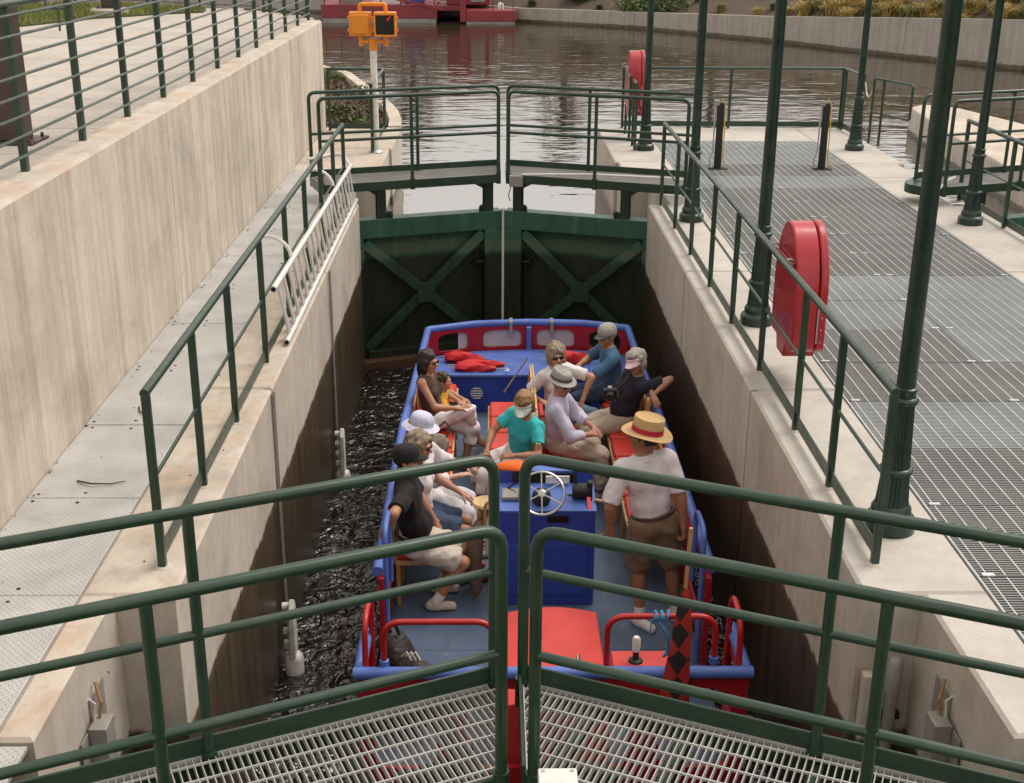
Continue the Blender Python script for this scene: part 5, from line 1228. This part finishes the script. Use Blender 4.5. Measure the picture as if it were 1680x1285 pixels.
def person(label, Hc, pe, body, sh, head, hpitch, hroll, arms, legs, s, fem, skin, hairs, outfit, foot_dir=None, belly=0.):
    root = thing('person', (pe[0], pe[1], ZF), label, 'person'); seed = int(abs(pe[0]*100+pe[1]*1000)) % 9999
    Hc = V(*Hc); pe = V(*pe); Z = V(0, 0, 1)
    hf = dirv(head)*math.cos(R(hpitch))+Z*math.sin(R(hpitch)); hr0 = nrm(np.cross(hf, Z)); hu0 = np.cross(hr0, hf)
    hr = hr0*math.cos(R(hroll))+hu0*math.sin(R(hroll)); hu = np.cross(hr, hf); HA = np.stack([hr, hf, hu])
    nb = Hc-Z*.145*s-dirv(sh)*.025*s+(-hu+Z)*.03*s
    ax = nrm(nb-pe); T = np.linalg.norm(nb-pe); tf = dirv(sh); tf = nrm(tf-ax*(tf@ax)); tr = np.cross(tf, ax); TA = np.stack([tr, tf, ax])
    bf = dirv(body); br = np.cross(bf, Z); BA = np.stack([br, bf, Z])
    shw = (.155 if fem else .185)*s; hpw = (.088 if fem else .085)*s; G = .92 if fem else 1.
    S = {1: nb-ax*.055*s+tr*shw, -1: nb-ax*.055*s-tr*shw}; Hp = {1: pe+br*hpw, -1: pe-br*hpw}
    A, Lg = {}, {}
    for sd, key in ((1, 'R'), (-1, 'L')):
        w_, pole = arms[key][:2]; e, w_ = ik(S[sd], w_, .285*s, .25*s, pole); A[sd] = (S[sd], e, w_)
        an, pole = legs[key][:2]; k_, an = ik(Hp[sd], an, .425*s, .42*s, pole); Lg[sd] = (Hp[sd], k_, an)
    ra = .045*s*G; 
    def torso(F, e, k=.05):
        F.ell(pe+Z*.02, (.155*s*(1.06 if fem else 1)+e, .115*s+e, .115*s+e), BA, k)
        F.ell(pe+ax*T*.36+tf*.01, ((.128 if fem else .145)*s+e+belly*.6, .098*s+e+belly*.5, .16*s), TA, k)
        if belly: F.ell(pe+ax*T*.26+tf*.05, (.13*s+e, .09*s+belly+e, .13*s), TA, k)
        F.ell(pe+ax*T*.70, ((.142 if fem else .165)*s+e, .108*s+e, .17*s+e*.5), TA, k)
        if fem:
            for q in (-1, 1): F.ell(pe+ax*T*.64+tf*.075*s+tr*q*.065*s, (.058*s+e, .055*s+e, .058*s+e), TA, .03)
        F.cone(S[1]-tr*.02, S[-1]+tr*.02, .058*s*G+e, .058*s*G+e, k)
        F.cone(nb-ax*.01, nb-ax*.04+tr*shw*.7, .045*s+e*.6, .045*s+e*.6, k); F.cone(nb-ax*.01, nb-ax*.04-tr*shw*.7, .045*s+e*.6, .045*s+e*.6, k)
    pts = [Hc, pe, nb]+[p for d in (A, Lg) for t_ in d.values() for p in t_]
    lo = np.min(pts, 0)-.2; hi = np.max(pts, 0)+.2
    # ---- skin
    F = Field(lo, hi, .0125); torso(F, -.004)
    F.cone(nb-ax*.05, Hc-hu*.05*s-hf*.015*s, .056*s*G, .050*s*G, .03)
    for sd in (1, -1):
        a, e, w_ = A[sd]; F.cone(a, e, ra*1.12, ra*.86, .03); F.cone(e, w_, ra*.88, ra*.60, .015); F.cone(e+(w_-e)*.1, e+(w_-e)*.45, ra*.93, ra*.82, .02)
        h_, k_, an = Lg[sd]; F.cone(h_, k_, .082*s, .056*s, .03); F.cone(k_, an, .053*s, .036*s, .02)
        cb_ = nrm(h_-k_); cb_ = nrm(cb_-(an-k_)*(cb_@(an-k_))/((an-k_)@(an-k_)+1e-9)); F.ell(k_+(an-k_)*.3+cb_*.016, (.050*s, .050*s, .11*s), np.stack([*perp(an-k_), nrm(an-k_)]), .03)
        fd = V(*(foot_dir[sd] if isinstance(foot_dir, dict) else (foot_dir if foot_dir is not None else bf))); fd = nrm(fd)
        F.cone(an-Z*.03*s-fd*.03*s, an-Z*.045*s+fd*.13*s, .034*s, .026*s, .02); F.cone(an, an-Z*.04*s, .036*s, .036*s, .02)
    parts = [F.mesh()]
    hh = .0062; FH = Field(Hc-.19, Hc+.19, hh); q = s
    P_ = lambda x, y, z: Hc+(hr*x+hf*y+hu*z)*q
    FH.ell(P_(0, -.012, .030), (.074*q, .094*q, .088*q), HA, .0); FH.ell(P_(0, .022, -.040), (.058*q, .068*q, .078*q), HA, .035)
    FH.ell(P_(0, .045, -.085), (.032*q, .034*q, .030*q), HA, .03)
    FH.cone(P_(0, .085, .012), P_(0, .108, -.026), .010*q, .0165*q, .012); FH.ell(P_(0, .084, .024), (.048*q, .014*q, .010*q), HA, .012)
    for x in (-1, 1):
        FH.ell(P_(x*.031, .094, .006), (.016*q, .010*q, .010*q), HA, .010, cut=True); FH.ell(P_(x*.042, .066, -.028), (.024*q, .022*q, .022*q), HA, .02)
        FH.ell(P_(x*.076, -.008, -.008), (.010*q, .020*q, .032*q), HA, .006)
    FH.ell(P_(0, .086, -.058), (.022*q, .010*q, .0065*q), HA, .006); FH.ell(P_(0, .094, -.0545), (.02*q, .006*q, .002*q), HA, .003, cut=True)
    FH.cone(P_(0, -.02, -.05), nb-ax*.02, .052*s*G, .054*s*G, .025); parts.append(FH.mesh())
    for sd, key in ((1, 'R'), (-1, 'L')):
        a, e, w_ = A[sd]; d = nrm(w_-e); sp = arms[key]
        n_ = V(*sp[2]) if len(sp) > 2 and sp[2] is not None else -Z; n_ = nrm(n_-d*(n_@d)); t_ = np.cross(d, n_)*sd; curl = sp[3] if len(sp) > 3 else 22
        if len(sp) > 4: d = nrm(V(*sp[4])); n_ = nrm(n_-d*(n_@d)); t_ = np.cross(d, n_)*sd
        FHd = Field(w_-.2, w_+.2, .0058); FHd.cone(w_-d*.05, w_+d*.01, ra*.62, ra*.58, .01)
        for of in (-.024, -.008, .008, .024): FHd.cone(w_+t_*of*.6*s, w_+d*.085*s+t_*of*s, .0150*s, .0125*s, .012)
        for of, ln, rr in ((-.029, .060, .0078), (-.0098, .075, .0086), (.0098, .080, .0088), (.029, .072, .0086)):
            p = w_+d*.084*s+t_*of*s; ang = 0.
            for j, fr in enumerate((.45, .31, .24)):
                ang += curl; dd = d*math.cos(R(ang))+n_*math.sin(R(ang))+t_*of*1.2; q_ = p+nrm(dd)*ln*fr*s; FHd.cone(p, q_, rr*s*(1-.08*j), rr*s*(1-.08*(j+1)), .004); p = q_
        p = w_+d*.025*s+t_*.022*s; dd = nrm(d*.62+t_*.62+n_*.35); q_ = p+dd*.048*s; FHd.cone(p, q_, .0145*s, .0105*s, .012); FHd.cone(q_, q_+nrm(dd+d*.5+n_*.3)*.034*s, .0102*s, .0085*s, .005); parts.append(FHd.mesh())
    mesh_obj('body', parts, skin, root)
    # ---- eyes and lips or sunglasses
    gl = outfit.get('glasses')
    HM = lambda m: setattr(m, 'v', [tuple(P_(*p)) for p in m.v]) or m
    if gl != 'sun':
        for x in (-1, 1):
            m = MB().ell((x*.031, .081, .006), (.0125, .0115, .0105), 10, 7); e_ = HM(m).build('eye', MAT['eyewhite'], root, smooth=True)
            m = MB().ell((x*.031, .0905, .006), (.0062, .0035, .0062), 8, 5); HM(m).build('iris', MAT['blackgloss'], e_, smooth=True)
    if gl:
        m = MB()
        for x in (-1, 1):
            if gl == 'sun': m.ell((x*.033, .096, .006), (.031, .008, .020), 12, 7)
            else: m.tube([(x*.033+.026*math.cos(t), .100, .005+.018*math.sin(t)) for t in np.linspace(0, 2*math.pi, 16, endpoint=False)], .0022, 5, closed=True)
            m.tube([(x*.060, .090, .010), (x*.076, .05, .012), (x*.078, -.01, .008)], .003, 5)
        m.tube([(-.012, .102, .010), (.012, .102, .010)], .003, 5); HM(m).build('sunglasses' if gl == 'sun' else 'spectacles', MAT['blackgloss'], root, smooth=True)
    if fem: HM(MB().ell((0, .0925, -.058), (.021, .0045, .0062), 10, 6)).build('lips', MAT['lips'], root, smooth=True)
    # ---- hair
    kind, hm_ = hairs
    if kind != 'none':
        Fr = Field(Hc-.24, Hc+.22, .0085); e = {'short': .010, 'bob': .022, 'long': .018, 'curly': .030}[kind]
        Fr.ell(P_(0, -.020, .036), (.076*q+e, .092*q+e, .086*q+e), HA, 0)
        if kind in ('bob', 'long', 'curly'):
            lw = -.055 if kind != 'long' else -.07
            for x in (-1, 1): Fr.cone(P_(x*.068, -.005, .02), P_(x*.074, .000, lw), .034*q, .030*q, .03)
            Fr.ell(P_(0, -.055, -.03), (.078*q, .055*q, .085*q), HA, .04)
            if kind == 'long': Fr.cone(P_(0, -.06, -.03), P_(0, -.085, -.14), .068*q, .045*q, .05); Fr.cone(P_(.07, -.01, -.05), P_(.065, -.01, -.13), .03*q, .018*q, .03); Fr.cone(P_(-.07, -.01, -.05), P_(-.065, -.01, -.13), .03*q, .018*q, .03)
        Fr.ell(P_(0, .085, -.035), (.060*q, .075*q, .098*q), HA, .012, cut=True)
        if kind == 'short': Fr.plane(P_(0, -.02, -.035), -hu+hf*.35)
        Fr.lumps(.0050 if kind != 'curly' else .009, 75 if kind != 'curly' else 70, seed); v_, q_ = Fr.mesh()
        if len(q_): mesh_obj('hair', [(v_, q_)], hm_, root)
    # ---- shirt
    sm, sl_len = outfit['shirt'][:2]; hem = outfit['shirt'][2] if len(outfit['shirt']) > 2 else -.03
    F = Field(lo, hi, .0135); torso(F, .009, .05)
    F.plane(pe+ax*hem, -ax)
    for sd in (1, -1):
        a, e, w_ = A[sd]
        if sl_len > 0:
            f1 = min(sl_len, 1); cap = sl_len <= 1; F.cone(a-tr*sd*.01, a+(e-a)*f1, ra*1.2+.016, ra*1.05+.022, .03, cap=cap)
            if sl_len > 1: F.cone(e, e+(w_-e)*(sl_len-1), ra*.95+.020, ra*.75+.018, .02, cap=True)
        else: F.ell(a+tr*sd*.035, (.05, .10, .12), TA, .01, cut=True)
    F.lumps(.0048, 52, seed+1, stretch=ax); F.ell(nb+ax*.035+tf*.012, (.062*s, .064*s, .060*s) if sl_len > 0 else (.085*s, .085*s, .085*s), TA, .012, cut=True)
    mesh_obj('shirt', [F.mesh()], sm, root)
    if outfit.get('collar'):
        m = MB(); n = 22; rings = []
        for (rr, zz) in ((.060, .016), (.067, .030), (.078, .014), (.086, -.010)):
            for k in range(n): 
                a = 2*math.pi*k/n; op_ = -.035*max(0, math.cos(a-math.pi/2))**6; rings.append(tuple(nb+(tr*math.cos(a)*rr+tf*(math.sin(a)*rr*1.02+.008)+ax*(zz+op_))*s))
        m.add(rings, [(i*n+k, i*n+(k+1) % n, (i+1)*n+(k+1) % n, (i+1)*n+k) for i in range(3) for k in range(n)]); m.build('collar', sm, root, smooth=True, flat_ang=80)
    # ---- trousers
    pmt, plen = outfit['pants'][:2]; loose = outfit['pants'][2] if len(outfit['pants']) > 2 else .014
    F = Field(lo, hi, .0135); F.ell(pe+Z*.02, (.155*s*(1.06 if fem else 1)+.010, .115*s+.010, .115*s+.010), BA, .05); F.ell(pe+ax*.07, (.15*s, .11*s, .10*s), TA, .05)
    for sd in (1, -1):
        h_, k_, an = Lg[sd]; f1 = min(plen, 1); F.cone(h_, h_+(k_-h_)*f1, .086*s+loose, (.086+(.058-.086)*f1)*s+loose*1.5, .035, cap=plen <= 1)
        if plen > 1: F.cone(k_, k_+(an-k_)*(plen-1), .060*s+loose, .044*s+loose*1.5, .03, cap=True)
    F.plane(pe+ax*.115*s, ax); F.lumps(.0058, 46, seed+2); mesh_obj('shorts' if plen <= 1.1 else 'trousers', [F.mesh()], pmt, root)
    if outfit.get('belt'):
        n = 26; pts_ = [pe+ax*.105*s+tr*math.cos(a)*.158*s+tf*math.sin(a)*(.122*s+belly*.3) for a in np.linspace(0, 2*math.pi, n, endpoint=False)]
        MB().tube(pts_, .014, 6, closed=True).build('belt', outfit['belt'], root, smooth=True)
    # ---- shoes and socks
    if outfit.get('shoes'):
        for sd in (1, -1):
            h_, k_, an = Lg[sd]; fd = nrm(V(*(foot_dir[sd] if isinstance(foot_dir, dict) else (foot_dir if foot_dir is not None else bf))))
            F = Field(an-.24, an+.24, .0085); B0_ = an-Z*.035*s
            F.cone(B0_-fd*.045*s, B0_+fd*.13*s-Z*.008, .044*s, .038*s, .02); F.cone(B0_+fd*.0, an-Z*.008-fd*.01, .047*s, .046*s, .025)
            F.plane(B0_-Z*.034*s, -Z)
            if outfit.get('low'): F.ell(an+Z*.02+fd*.045, (.035, .06, .05), np.stack([np.cross(fd, Z), fd, Z]), .01, cut=True)
            mesh_obj('shoe', [F.mesh()], outfit['shoes'], root)
            if outfit.get('socks'):
                d = nrm(k_-an); MB().tube([an-d*.02, an+d*.09], [.046*s, .043*s], 14).build('sock', outfit['socks'], root, smooth=True)
    # ---- hat
    hat = outfit.get('hat')
    if hat: make_hat(hat, P_, root)
    return root, A, Lg

def make_hat(hat, P_, root):
    kind, m1, m2 = hat
    def put(name, v, f, mat):
        o = MB().add([tuple(P_(*p)) for p in v], f).build(name, mat, root, smooth=True, flat_ang=55); return o
    def loft(prof, n=28, sx=.84):
        """prof: (radius, z, forward shift) rings"""
        v = [(math.cos(2*math.pi*k/n)*r*sx, math.sin(2*math.pi*k/n)*r-.012+dy, z+(dz(k, n) if dz else 0)) for r, z, dy, dz in prof for k in range(n)]
        f = [(i*n+k, i*n+(k+1) % n, (i+1)*n+(k+1) % n, (i+1)*n+k) for i in range(len(prof)-1) for k in range(n)]; f.append(tuple((len(prof)-1)*n+k for k in range(n))); return v, f
    S1 = lambda a: (lambda k, n: a*math.sin(2*math.pi*k/n))
    S2 = lambda a: (lambda k, n: a*abs(math.cos(2*math.pi*k/n))**2)
    def bill(w, l, z, drop, tilt):
        v = []; N = 13
        for th in (0, .004):
            for i in range(N):
                a = math.pi*i/(N-1); v.append((math.cos(a)*w*.93, math.sin(a)*.07+.025, z-th)); v.append((math.cos(a)*w, math.sin(a)*(.07+l)+.025, z-th-drop*math.sin(a)-tilt*abs(math.cos(a))**2))
        f = [(2*i, 2*i+1, 2*i+3, 2*i+2) for i in range(N-1)]+[(2*N+2*i, 2*N+2*i+2, 2*N+2*i+3, 2*N+2*i+1) for i in range(N-1)]+[(2*i+1, 2*N+2*i+1, 2*N+2*i+3, 2*i+3) for i in range(N-1)]; return v, f
    if kind == 'cap':
        put('cap', *loft([(.111, .030, 0, None), (.112, .060, 0, None), (.104, .095, 0, None), (.082, .122, 0, None), (.045, .137, 0, None), (.008, .141, 0, None)]), m1)
        put('cap_bill', *bill(.078, .075, .042, .022, .022), m2)
    if kind == 'visor':
        put('visor_band', *(lambda v, f: (v, f[:-1]))(*loft([(.116, .030, 0, S1(.012)), (.118, .055, 0, S1(.012)), (.112, .062, 0, S1(.012))])), m1)
        put('visor_bill', *bill(.086, .085, .045, .030, .03), m2)
    if kind == 'fedora':
        put('brim', *loft([(.105, .045, 0, None), (.155, .040, .004, S1(-.018)), (.158, .045, .004, S1(-.018)), (.105, .052, 0, None)], sx=.88), m1)
        put('crown', *loft([(.112, .046, 0, None), (.110, .085, 0, None), (.103, .125, 0, S1(-.012)), (.085, .142, 0, S1(-.015)), (.05, .128, 0, None), (.01, .122, 0, None)]), m1)
        put('hat_band', *(lambda v, f: (v, f[:-1]))(*loft([(.1145, .047, 0, None), (.1135, .078, 0, None)])), m2)
    if kind == 'straw':
        put('brim', *loft([(.10, .055, 0, None), (.15, .050, 0, S2(.0)), (.190, .030, 0, S2(.030)), (.192, .035, 0, S2(.030)), (.10, .060, 0, None)], 36, .92), m1)
        put('crown', *loft([(.118, .050, 0, None), (.116, .10, 0, None), (.114, .165, 0, None), (.110, .172, 0, None), (.103, .166, 0, None), (.06, .158, 0, None), (.01, .160, 0, None)]), m1)
        put('hat_band', *(lambda v, f: (v, f[:-1]))(*loft([(.1205, .052, 0, None), (.1185, .100, 0, None)])), m2)
    if kind == 'sunhat':
        put('brim', *loft([(.10, .050, 0, None), (.145, .032, 0, None), (.175, .012, 0, S1(.02)), (.177, .016, 0, S1(.02)), (.145, .037, 0, None), (.10, .058, 0, None)], 32, .92), m1)
        put('crown', *loft([(.113, .050, 0, None), (.113, .090, 0, None), (.104, .128, 0, None), (.078, .152, 0, None), (.04, .162, 0, None), (.008, .164, 0, None)]), m1)
        put('hat_band', *(lambda v, f: (v, f[:-1]))(*loft([(.1155, .052, 0, None), (.1155, .072, 0, None)])), m2)

MAT['eyewhite'] = simple('eye_white', (.62, .58, .54), .3); MAT['lips'] = simple('lip', (.38, .10, .085), .5)
SK = {k: skinm(k, c) for k, c in dict(tan=(.43, .205, .115), fair=(.50, .285, .20), ruddy=(.45, .215, .145), brown=(.32, .150, .082)).items()}
HR = {k: hairm(k, c) for k, c in dict(dark=(.030, .017, .010), brown=(.075, .042, .022), blond=(.36, .22, .10), grey=(.42, .38, .33), ash=(.33, .25, .165), ginger=(.34, .19, .065)).items()}
CL = {k: cloth(k, c) for k, c in dict(choc=(.060, .034, .024), white=(.70, .66, .66), pinkwhite=(.68, .63, .645), navy=(.014, .014, .030), denim=(.105, .165, .24), ddenim=(.035, .055, .105), blue=(.050, .135, .235), black=(.006, .0055, .006),
      khaki=(.36, .27, .19), dkhaki=(.20, .135, .080), lightkhaki=(.47, .385, .30), aqua=(.035, .46, .47), lav=(.52, .49, .60), lavhat=(.56, .55, .70), grey=(.33, .31, .28), dgrey=(.10, .09, .085), straw=(.50, .33, .15), red=(.42, .012, .04), yellow=(.65, .33, .02), pink=(.70, .50, .52), mint=(.62, .70, .64), beige=(.52, .45, .38)).items()}
UP, DN, FRT = (0, 0, 1), (0, 0, -1), (0, -1, 0)
LG = lambda ankR, ankL, pole=(.7, 0, 1): {'R': (ankR, pole), 'L': (ankL, pole)}

# 1 woman in a brown sleeveless top, legs crossed
person('woman in a brown sleeveless top and sunglasses sitting with crossed legs', (-.80, 12.04, -.775), (-.76, 12.05, -1.42), -12, -18, -28, -2, 0,
       {'R': ((-.53, 11.93, -1.24), (-.5, -1, -.6), (-.2, 0, -1), 18), 'L': ((-.50, 12.16, -1.25), (-.2, 1, -.8), (0, 0, -1), 18)},
       {'R': ((-.30, 12.16, -1.66), (.8, 0, 1.0)), 'L': ((-.44, 12.10, -1.93), (.8, .1, .9))}, .95, True, SK['tan'], ('long', HR['dark']),
       dict(shirt=(cloth('mottled_brown', (.075, .040, .032), .85, .75), 0, -.05), pants=(CL['white'], 1.42, .018), glasses='sun'), foot_dir={1: (.9, -.1, -.5), -1: (1, -.2, 0)})
# 2 child
person('small child with short brown hair in a yellow top beside the woman in brown', (-.655, 12.24, -1.055), (-.72, 12.42, -1.45), 0, -5, -14, -4, 4,
       {'R': ((-.46, 12.24, -1.32), (0, -1, -.8)), 'L': ((-.46, 12.45, -1.34), (0, 1, -.8))}, LG((-.36, 12.34, -1.78), (-.36, 12.46, -1.78)), .76, False, SK['tan'], ('short', HR['brown']),
       dict(shirt=(CL['yellow'], .5, -.06), pants=(CL['navy'], .9), shoes=CL['white']))
# 3 woman with a lavender hat
person('woman in a lavender brimmed hat and white trousers sitting behind the blonde woman', (-.775, 10.24, -.775), (-.78, 10.30, -1.42), 0, -5, -12, -14, 0,
       {'R': ((-.44, 10.18, -1.20), (0, -.6, -1)), 'L': ((-.40, 10.42, -1.20), (0, .8, -1))}, LG((-.24, 10.16, -1.93), (-.30, 10.45, -1.93)), .96, True, SK['fair'], ('bob', HR['grey']),
       dict(shirt=(CL['pinkwhite'], 1.5, -.08), pants=(CL['white'], 1.86, .022), shoes=CL['white'], hat=('sunhat', CL['lavhat'], CL['white']), collar=1))
# 4 blonde woman, navy shorts
person('woman with short ash blonde hair and sunglasses in a white shirt and navy shorts', (-.765, 9.80, -.755), (-.77, 9.84, -1.42), 2, 0, -18, -6, 0,
       {'R': ((-.66, 9.66, -1.36), (-.3, -.7, -1)), 'L': ((-.42, 9.95, -1.26), (0, .8, -1))}, LG((-.34, 9.72, -1.93), (-.37, 9.96, -1.93)), .96, True, SK['ruddy'], ('curly', HR['ash']),
       dict(shirt=(CL['white'], .75, -.06), pants=(CL['ddenim'], .86, .026), glasses='sun', shoes=simple('red_shoe', (.35, .035, .045), .5), low=1, collar=1))
# 5 man in black
person('man in a black shirt and black cap with one hand on the left gunwale', (-.83, 9.25, -.645), (-.80, 9.32, -1.40), 2, 5, -8, 4, 0,
       {'R': ((-1.005, 8.90, -1.11), (-.25, -1, 0), (1, .2, -.3), 30), 'L': ((-.62, 9.50, -1.33), (.1, .6, -1))}, {'R': ((-.62, 9.22, -1.92), (1, 0, .35)), 'L': ((-.60, 9.52, -1.92), (1, 0, .4))}, 1.02, False, SK['tan'], ('short', HR['dark']),
       dict(shirt=(CL['black'], .78, -.02), pants=(CL['beige'], .92, .030), hat=('cap', CL['black'], CL['black']), shoes=CL['beige'], socks=CL['white'], belt=MAT['black'], collar=1), belly=.025)
# 6 woman in aqua
person('woman in an aqua t-shirt and pale visor on the middle seats', (.150, 10.83, -.775), (.11, 11.10, -1.40), 200, 238, 250, -30, 0,
       {'R': ((-.20, 10.73, -1.20), (-.6, .1, -.5), (0, -.2, -1), 25), 'L': ((.04, 10.62, -1.20), (1, -.4, -.5), (0, .4, -1), 35)}, LG((-.28, 11.14, -1.93), (-.27, 10.84, -1.93), (-.8, 0, 1)), .94, True, SK['tan'], ('bob', HR['ginger']),
       dict(shirt=(CL['aqua'], .62, -.06), pants=(CL['white'], 1.42, .02), hat=('visor', CL['mint'], CL['mint']), shoes=MAT['jacket'], low=1))
# 7 man with grey fedora
person('older man in a grey hat and pale lavender shirt on the middle seats', (.52, 11.38, -.765), (.47, 11.46, -1.41), 16, -8, -46, -10, 0,
       {'R': ((.80, 11.28, -1.26), (-.1, -.9, -.9), (-.2, .6, -1), 20), 'L': ((.84, 11.42, -1.24), (.2, .8, -.8), (-.2, -.4, -1), 20)}, {'R': ((.90, 11.34, -1.92), (.8, 0, 1)), 'L': ((.93, 11.66, -1.92), (.8, .1, 1))}, 1.0, False, SK['ruddy'], ('short', HR['grey']),
       dict(shirt=(CL['lav'], 1.62, -.02), pants=(CL['lightkhaki'], 1.86, .024), glasses='sun', hat=('fedora', CL['grey'], CL['dgrey']), shoes=CL['beige'], collar=1), belly=.02)
# 8 woman in white t-shirt
person('woman with wavy light brown hair in a white t-shirt and jeans twisting round', (.51, 12.25, -.785), (.52, 12.36, -1.41), -10, -60, -78, 0, -6,
       {'R': ((.36, 12.08, -1.22), (-.7, .2, -1), (0, 0, -1), 40), 'L': ((.80, 12.22, -1.24), (.8, -.2, .1), (0, 0, -1), 25)}, LG((.86, 12.20, -1.92), (.88, 12.42, -1.92)), .96, True, SK['fair'], ('curly', HR['ash']),
       dict(shirt=(CL['white'], .8, -.08), pants=(CL['denim'], 1.86, .018), glasses='sun', shoes=CL['dgrey']))
# 9 man in a blue shirt
person('man in a blue short sleeved shirt and grey baseball cap at the bow', (1.09, 12.92, -.785), (1.20, 13.0, -1.40), 182, 188, 222, -6, 0,
       {'R': ((.78, 13.12, -1.22), (-.2, 1, -.6)), 'L': ((.70, 12.80, -1.17), (.1, -.8, -.8), (0, .2, -1), 30)}, LG((.80, 13.05, -1.92), (.82, 12.84, -1.92), (-.8, 0, 1)), 1.02, False, SK['tan'], ('short', HR['grey']),
       dict(shirt=(CL['blue'], .85, -.08), pants=(CL['ddenim'], 1.86, .018), glasses='clear', hat=('cap', CL['grey'], CL['dgrey']), shoes=CL['dgrey'], collar=1))
# 10 woman in navy with a camera
person('woman in a navy t-shirt and pink visor resting an arm on the right gunwale', (1.31, 12.02, -.775), (1.21, 12.14, -1.42), 196, 205, 236, -10, -12,
       {'R': ((1.06, 11.93, -1.10), (-.3, .5, -1), (0, .4, -1), 40), 'L': ((1.47, 11.80, -1.05), (.9, .2, .5), (0, 0, -1), 14, (.25, -1, -.5))}, LG((.93, 12.24, -1.93), (.95, 12.00, -1.93), (-.8, 0, 1)), .98, True, SK['ruddy'], ('curly', HR['grey']),
       dict(shirt=(CL['navy'], .72, -.10), pants=(CL['lightkhaki'], 1.62, .022), glasses='sun', hat=('visor', CL['pink'], CL['pink']), shoes=CL['dgrey'], low=1), belly=.03)
# 11 helmsman standing with his back to the camera
person('man in a white polo shirt and straw hat standing at the right of the helm', (1.03, 8.98, -.335), (1.14, 8.95, -1.07), 100, 98, 158, 8, 0,
       {'L': ((.795, 8.90, -1.12), (-.5, -.6, 0), (.5, .3, 0), 25), 'R': ((1.37, 8.86, -1.10), (.7, -.6, 0), (-.5, .2, -.4), 55)}, {'L': ((1.06, 8.98, -1.93), (-.1, 1, 0)), 'R': ((1.37, 9.06, -1.93), (.1, 1, 0))}, 1.06, False, SK['brown'], ('short', HR['dark']),
       dict(shirt=(CL['pinkwhite'], .92, -.0), pants=(CL['dkhaki'], .96, .034), hat=('straw', CL['straw'], CL['red']), shoes=CL['white'], socks=CL['white'], belt=MAT['brown'], collar=1), foot_dir={1: (.5, -.8, 0), -1: (.45, -.6, 0)}, belly=.02)

# ---- held and carried things
cm = thing('camera', (1.04, 11.86, -1.06), 'black camera held by the woman in navy', 'camera')
MB().box(.97, 1.11, 11.82, 11.89, -1.10, -1.0).build('camera_body', MAT['black'], cm, bevel=.008)
MB().lathe([(.04, 0), (.042, .06), (.036, .065)], (1.04, 11.82, -1.05), 14, axis=(-.2, -1, -.2)).build('lens', MAT['black'], cm, smooth=True)
MB().box(1.015, 1.06, 11.825, 11.885, -1.0, -.975).build('prism_hump', MAT['steelgrey'], cm, bevel=.006)
MB().tube([(1.10, 11.86, -1.01), (1.18, 11.86, -.93), (1.25, 11.93, -.86)], .008, 6).build('neck_strap', MAT['blackgloss'], cm, smooth=True)
ph = tag(MB().box(-.27, -.17, 10.66, 10.73, -1.235, -1.215).build('wallet', MAT['jacket'], bevel=.006), 'small dark purse held on the knee by the woman in aqua', 'purse')
hb = thing('handbag', (-.66, 11.5, ZS), 'grey patterned handbag with a dark strap on the left hand seats', 'handbag')
drape('bag', [(-.72, 11.35, ZS+.002, .12, .09), (-.72, 11.35, ZS+.08, .15, .11), (-.72, 11.35, ZS+.17, .14, .10), (-.72, 11.35, ZS+.24, .09, .06)], cloth('patterned', (.20, .16, .13), .85, .6), hb, 21)
MB().tube([(-.60, 11.36, ZS+.2), (-.56, 11.42, ZS+.27), (-.62, 11.52, ZS+.30), (-.70, 11.46, ZS+.24)], .010, 6).build('strap', MAT['black'], hb, smooth=True)
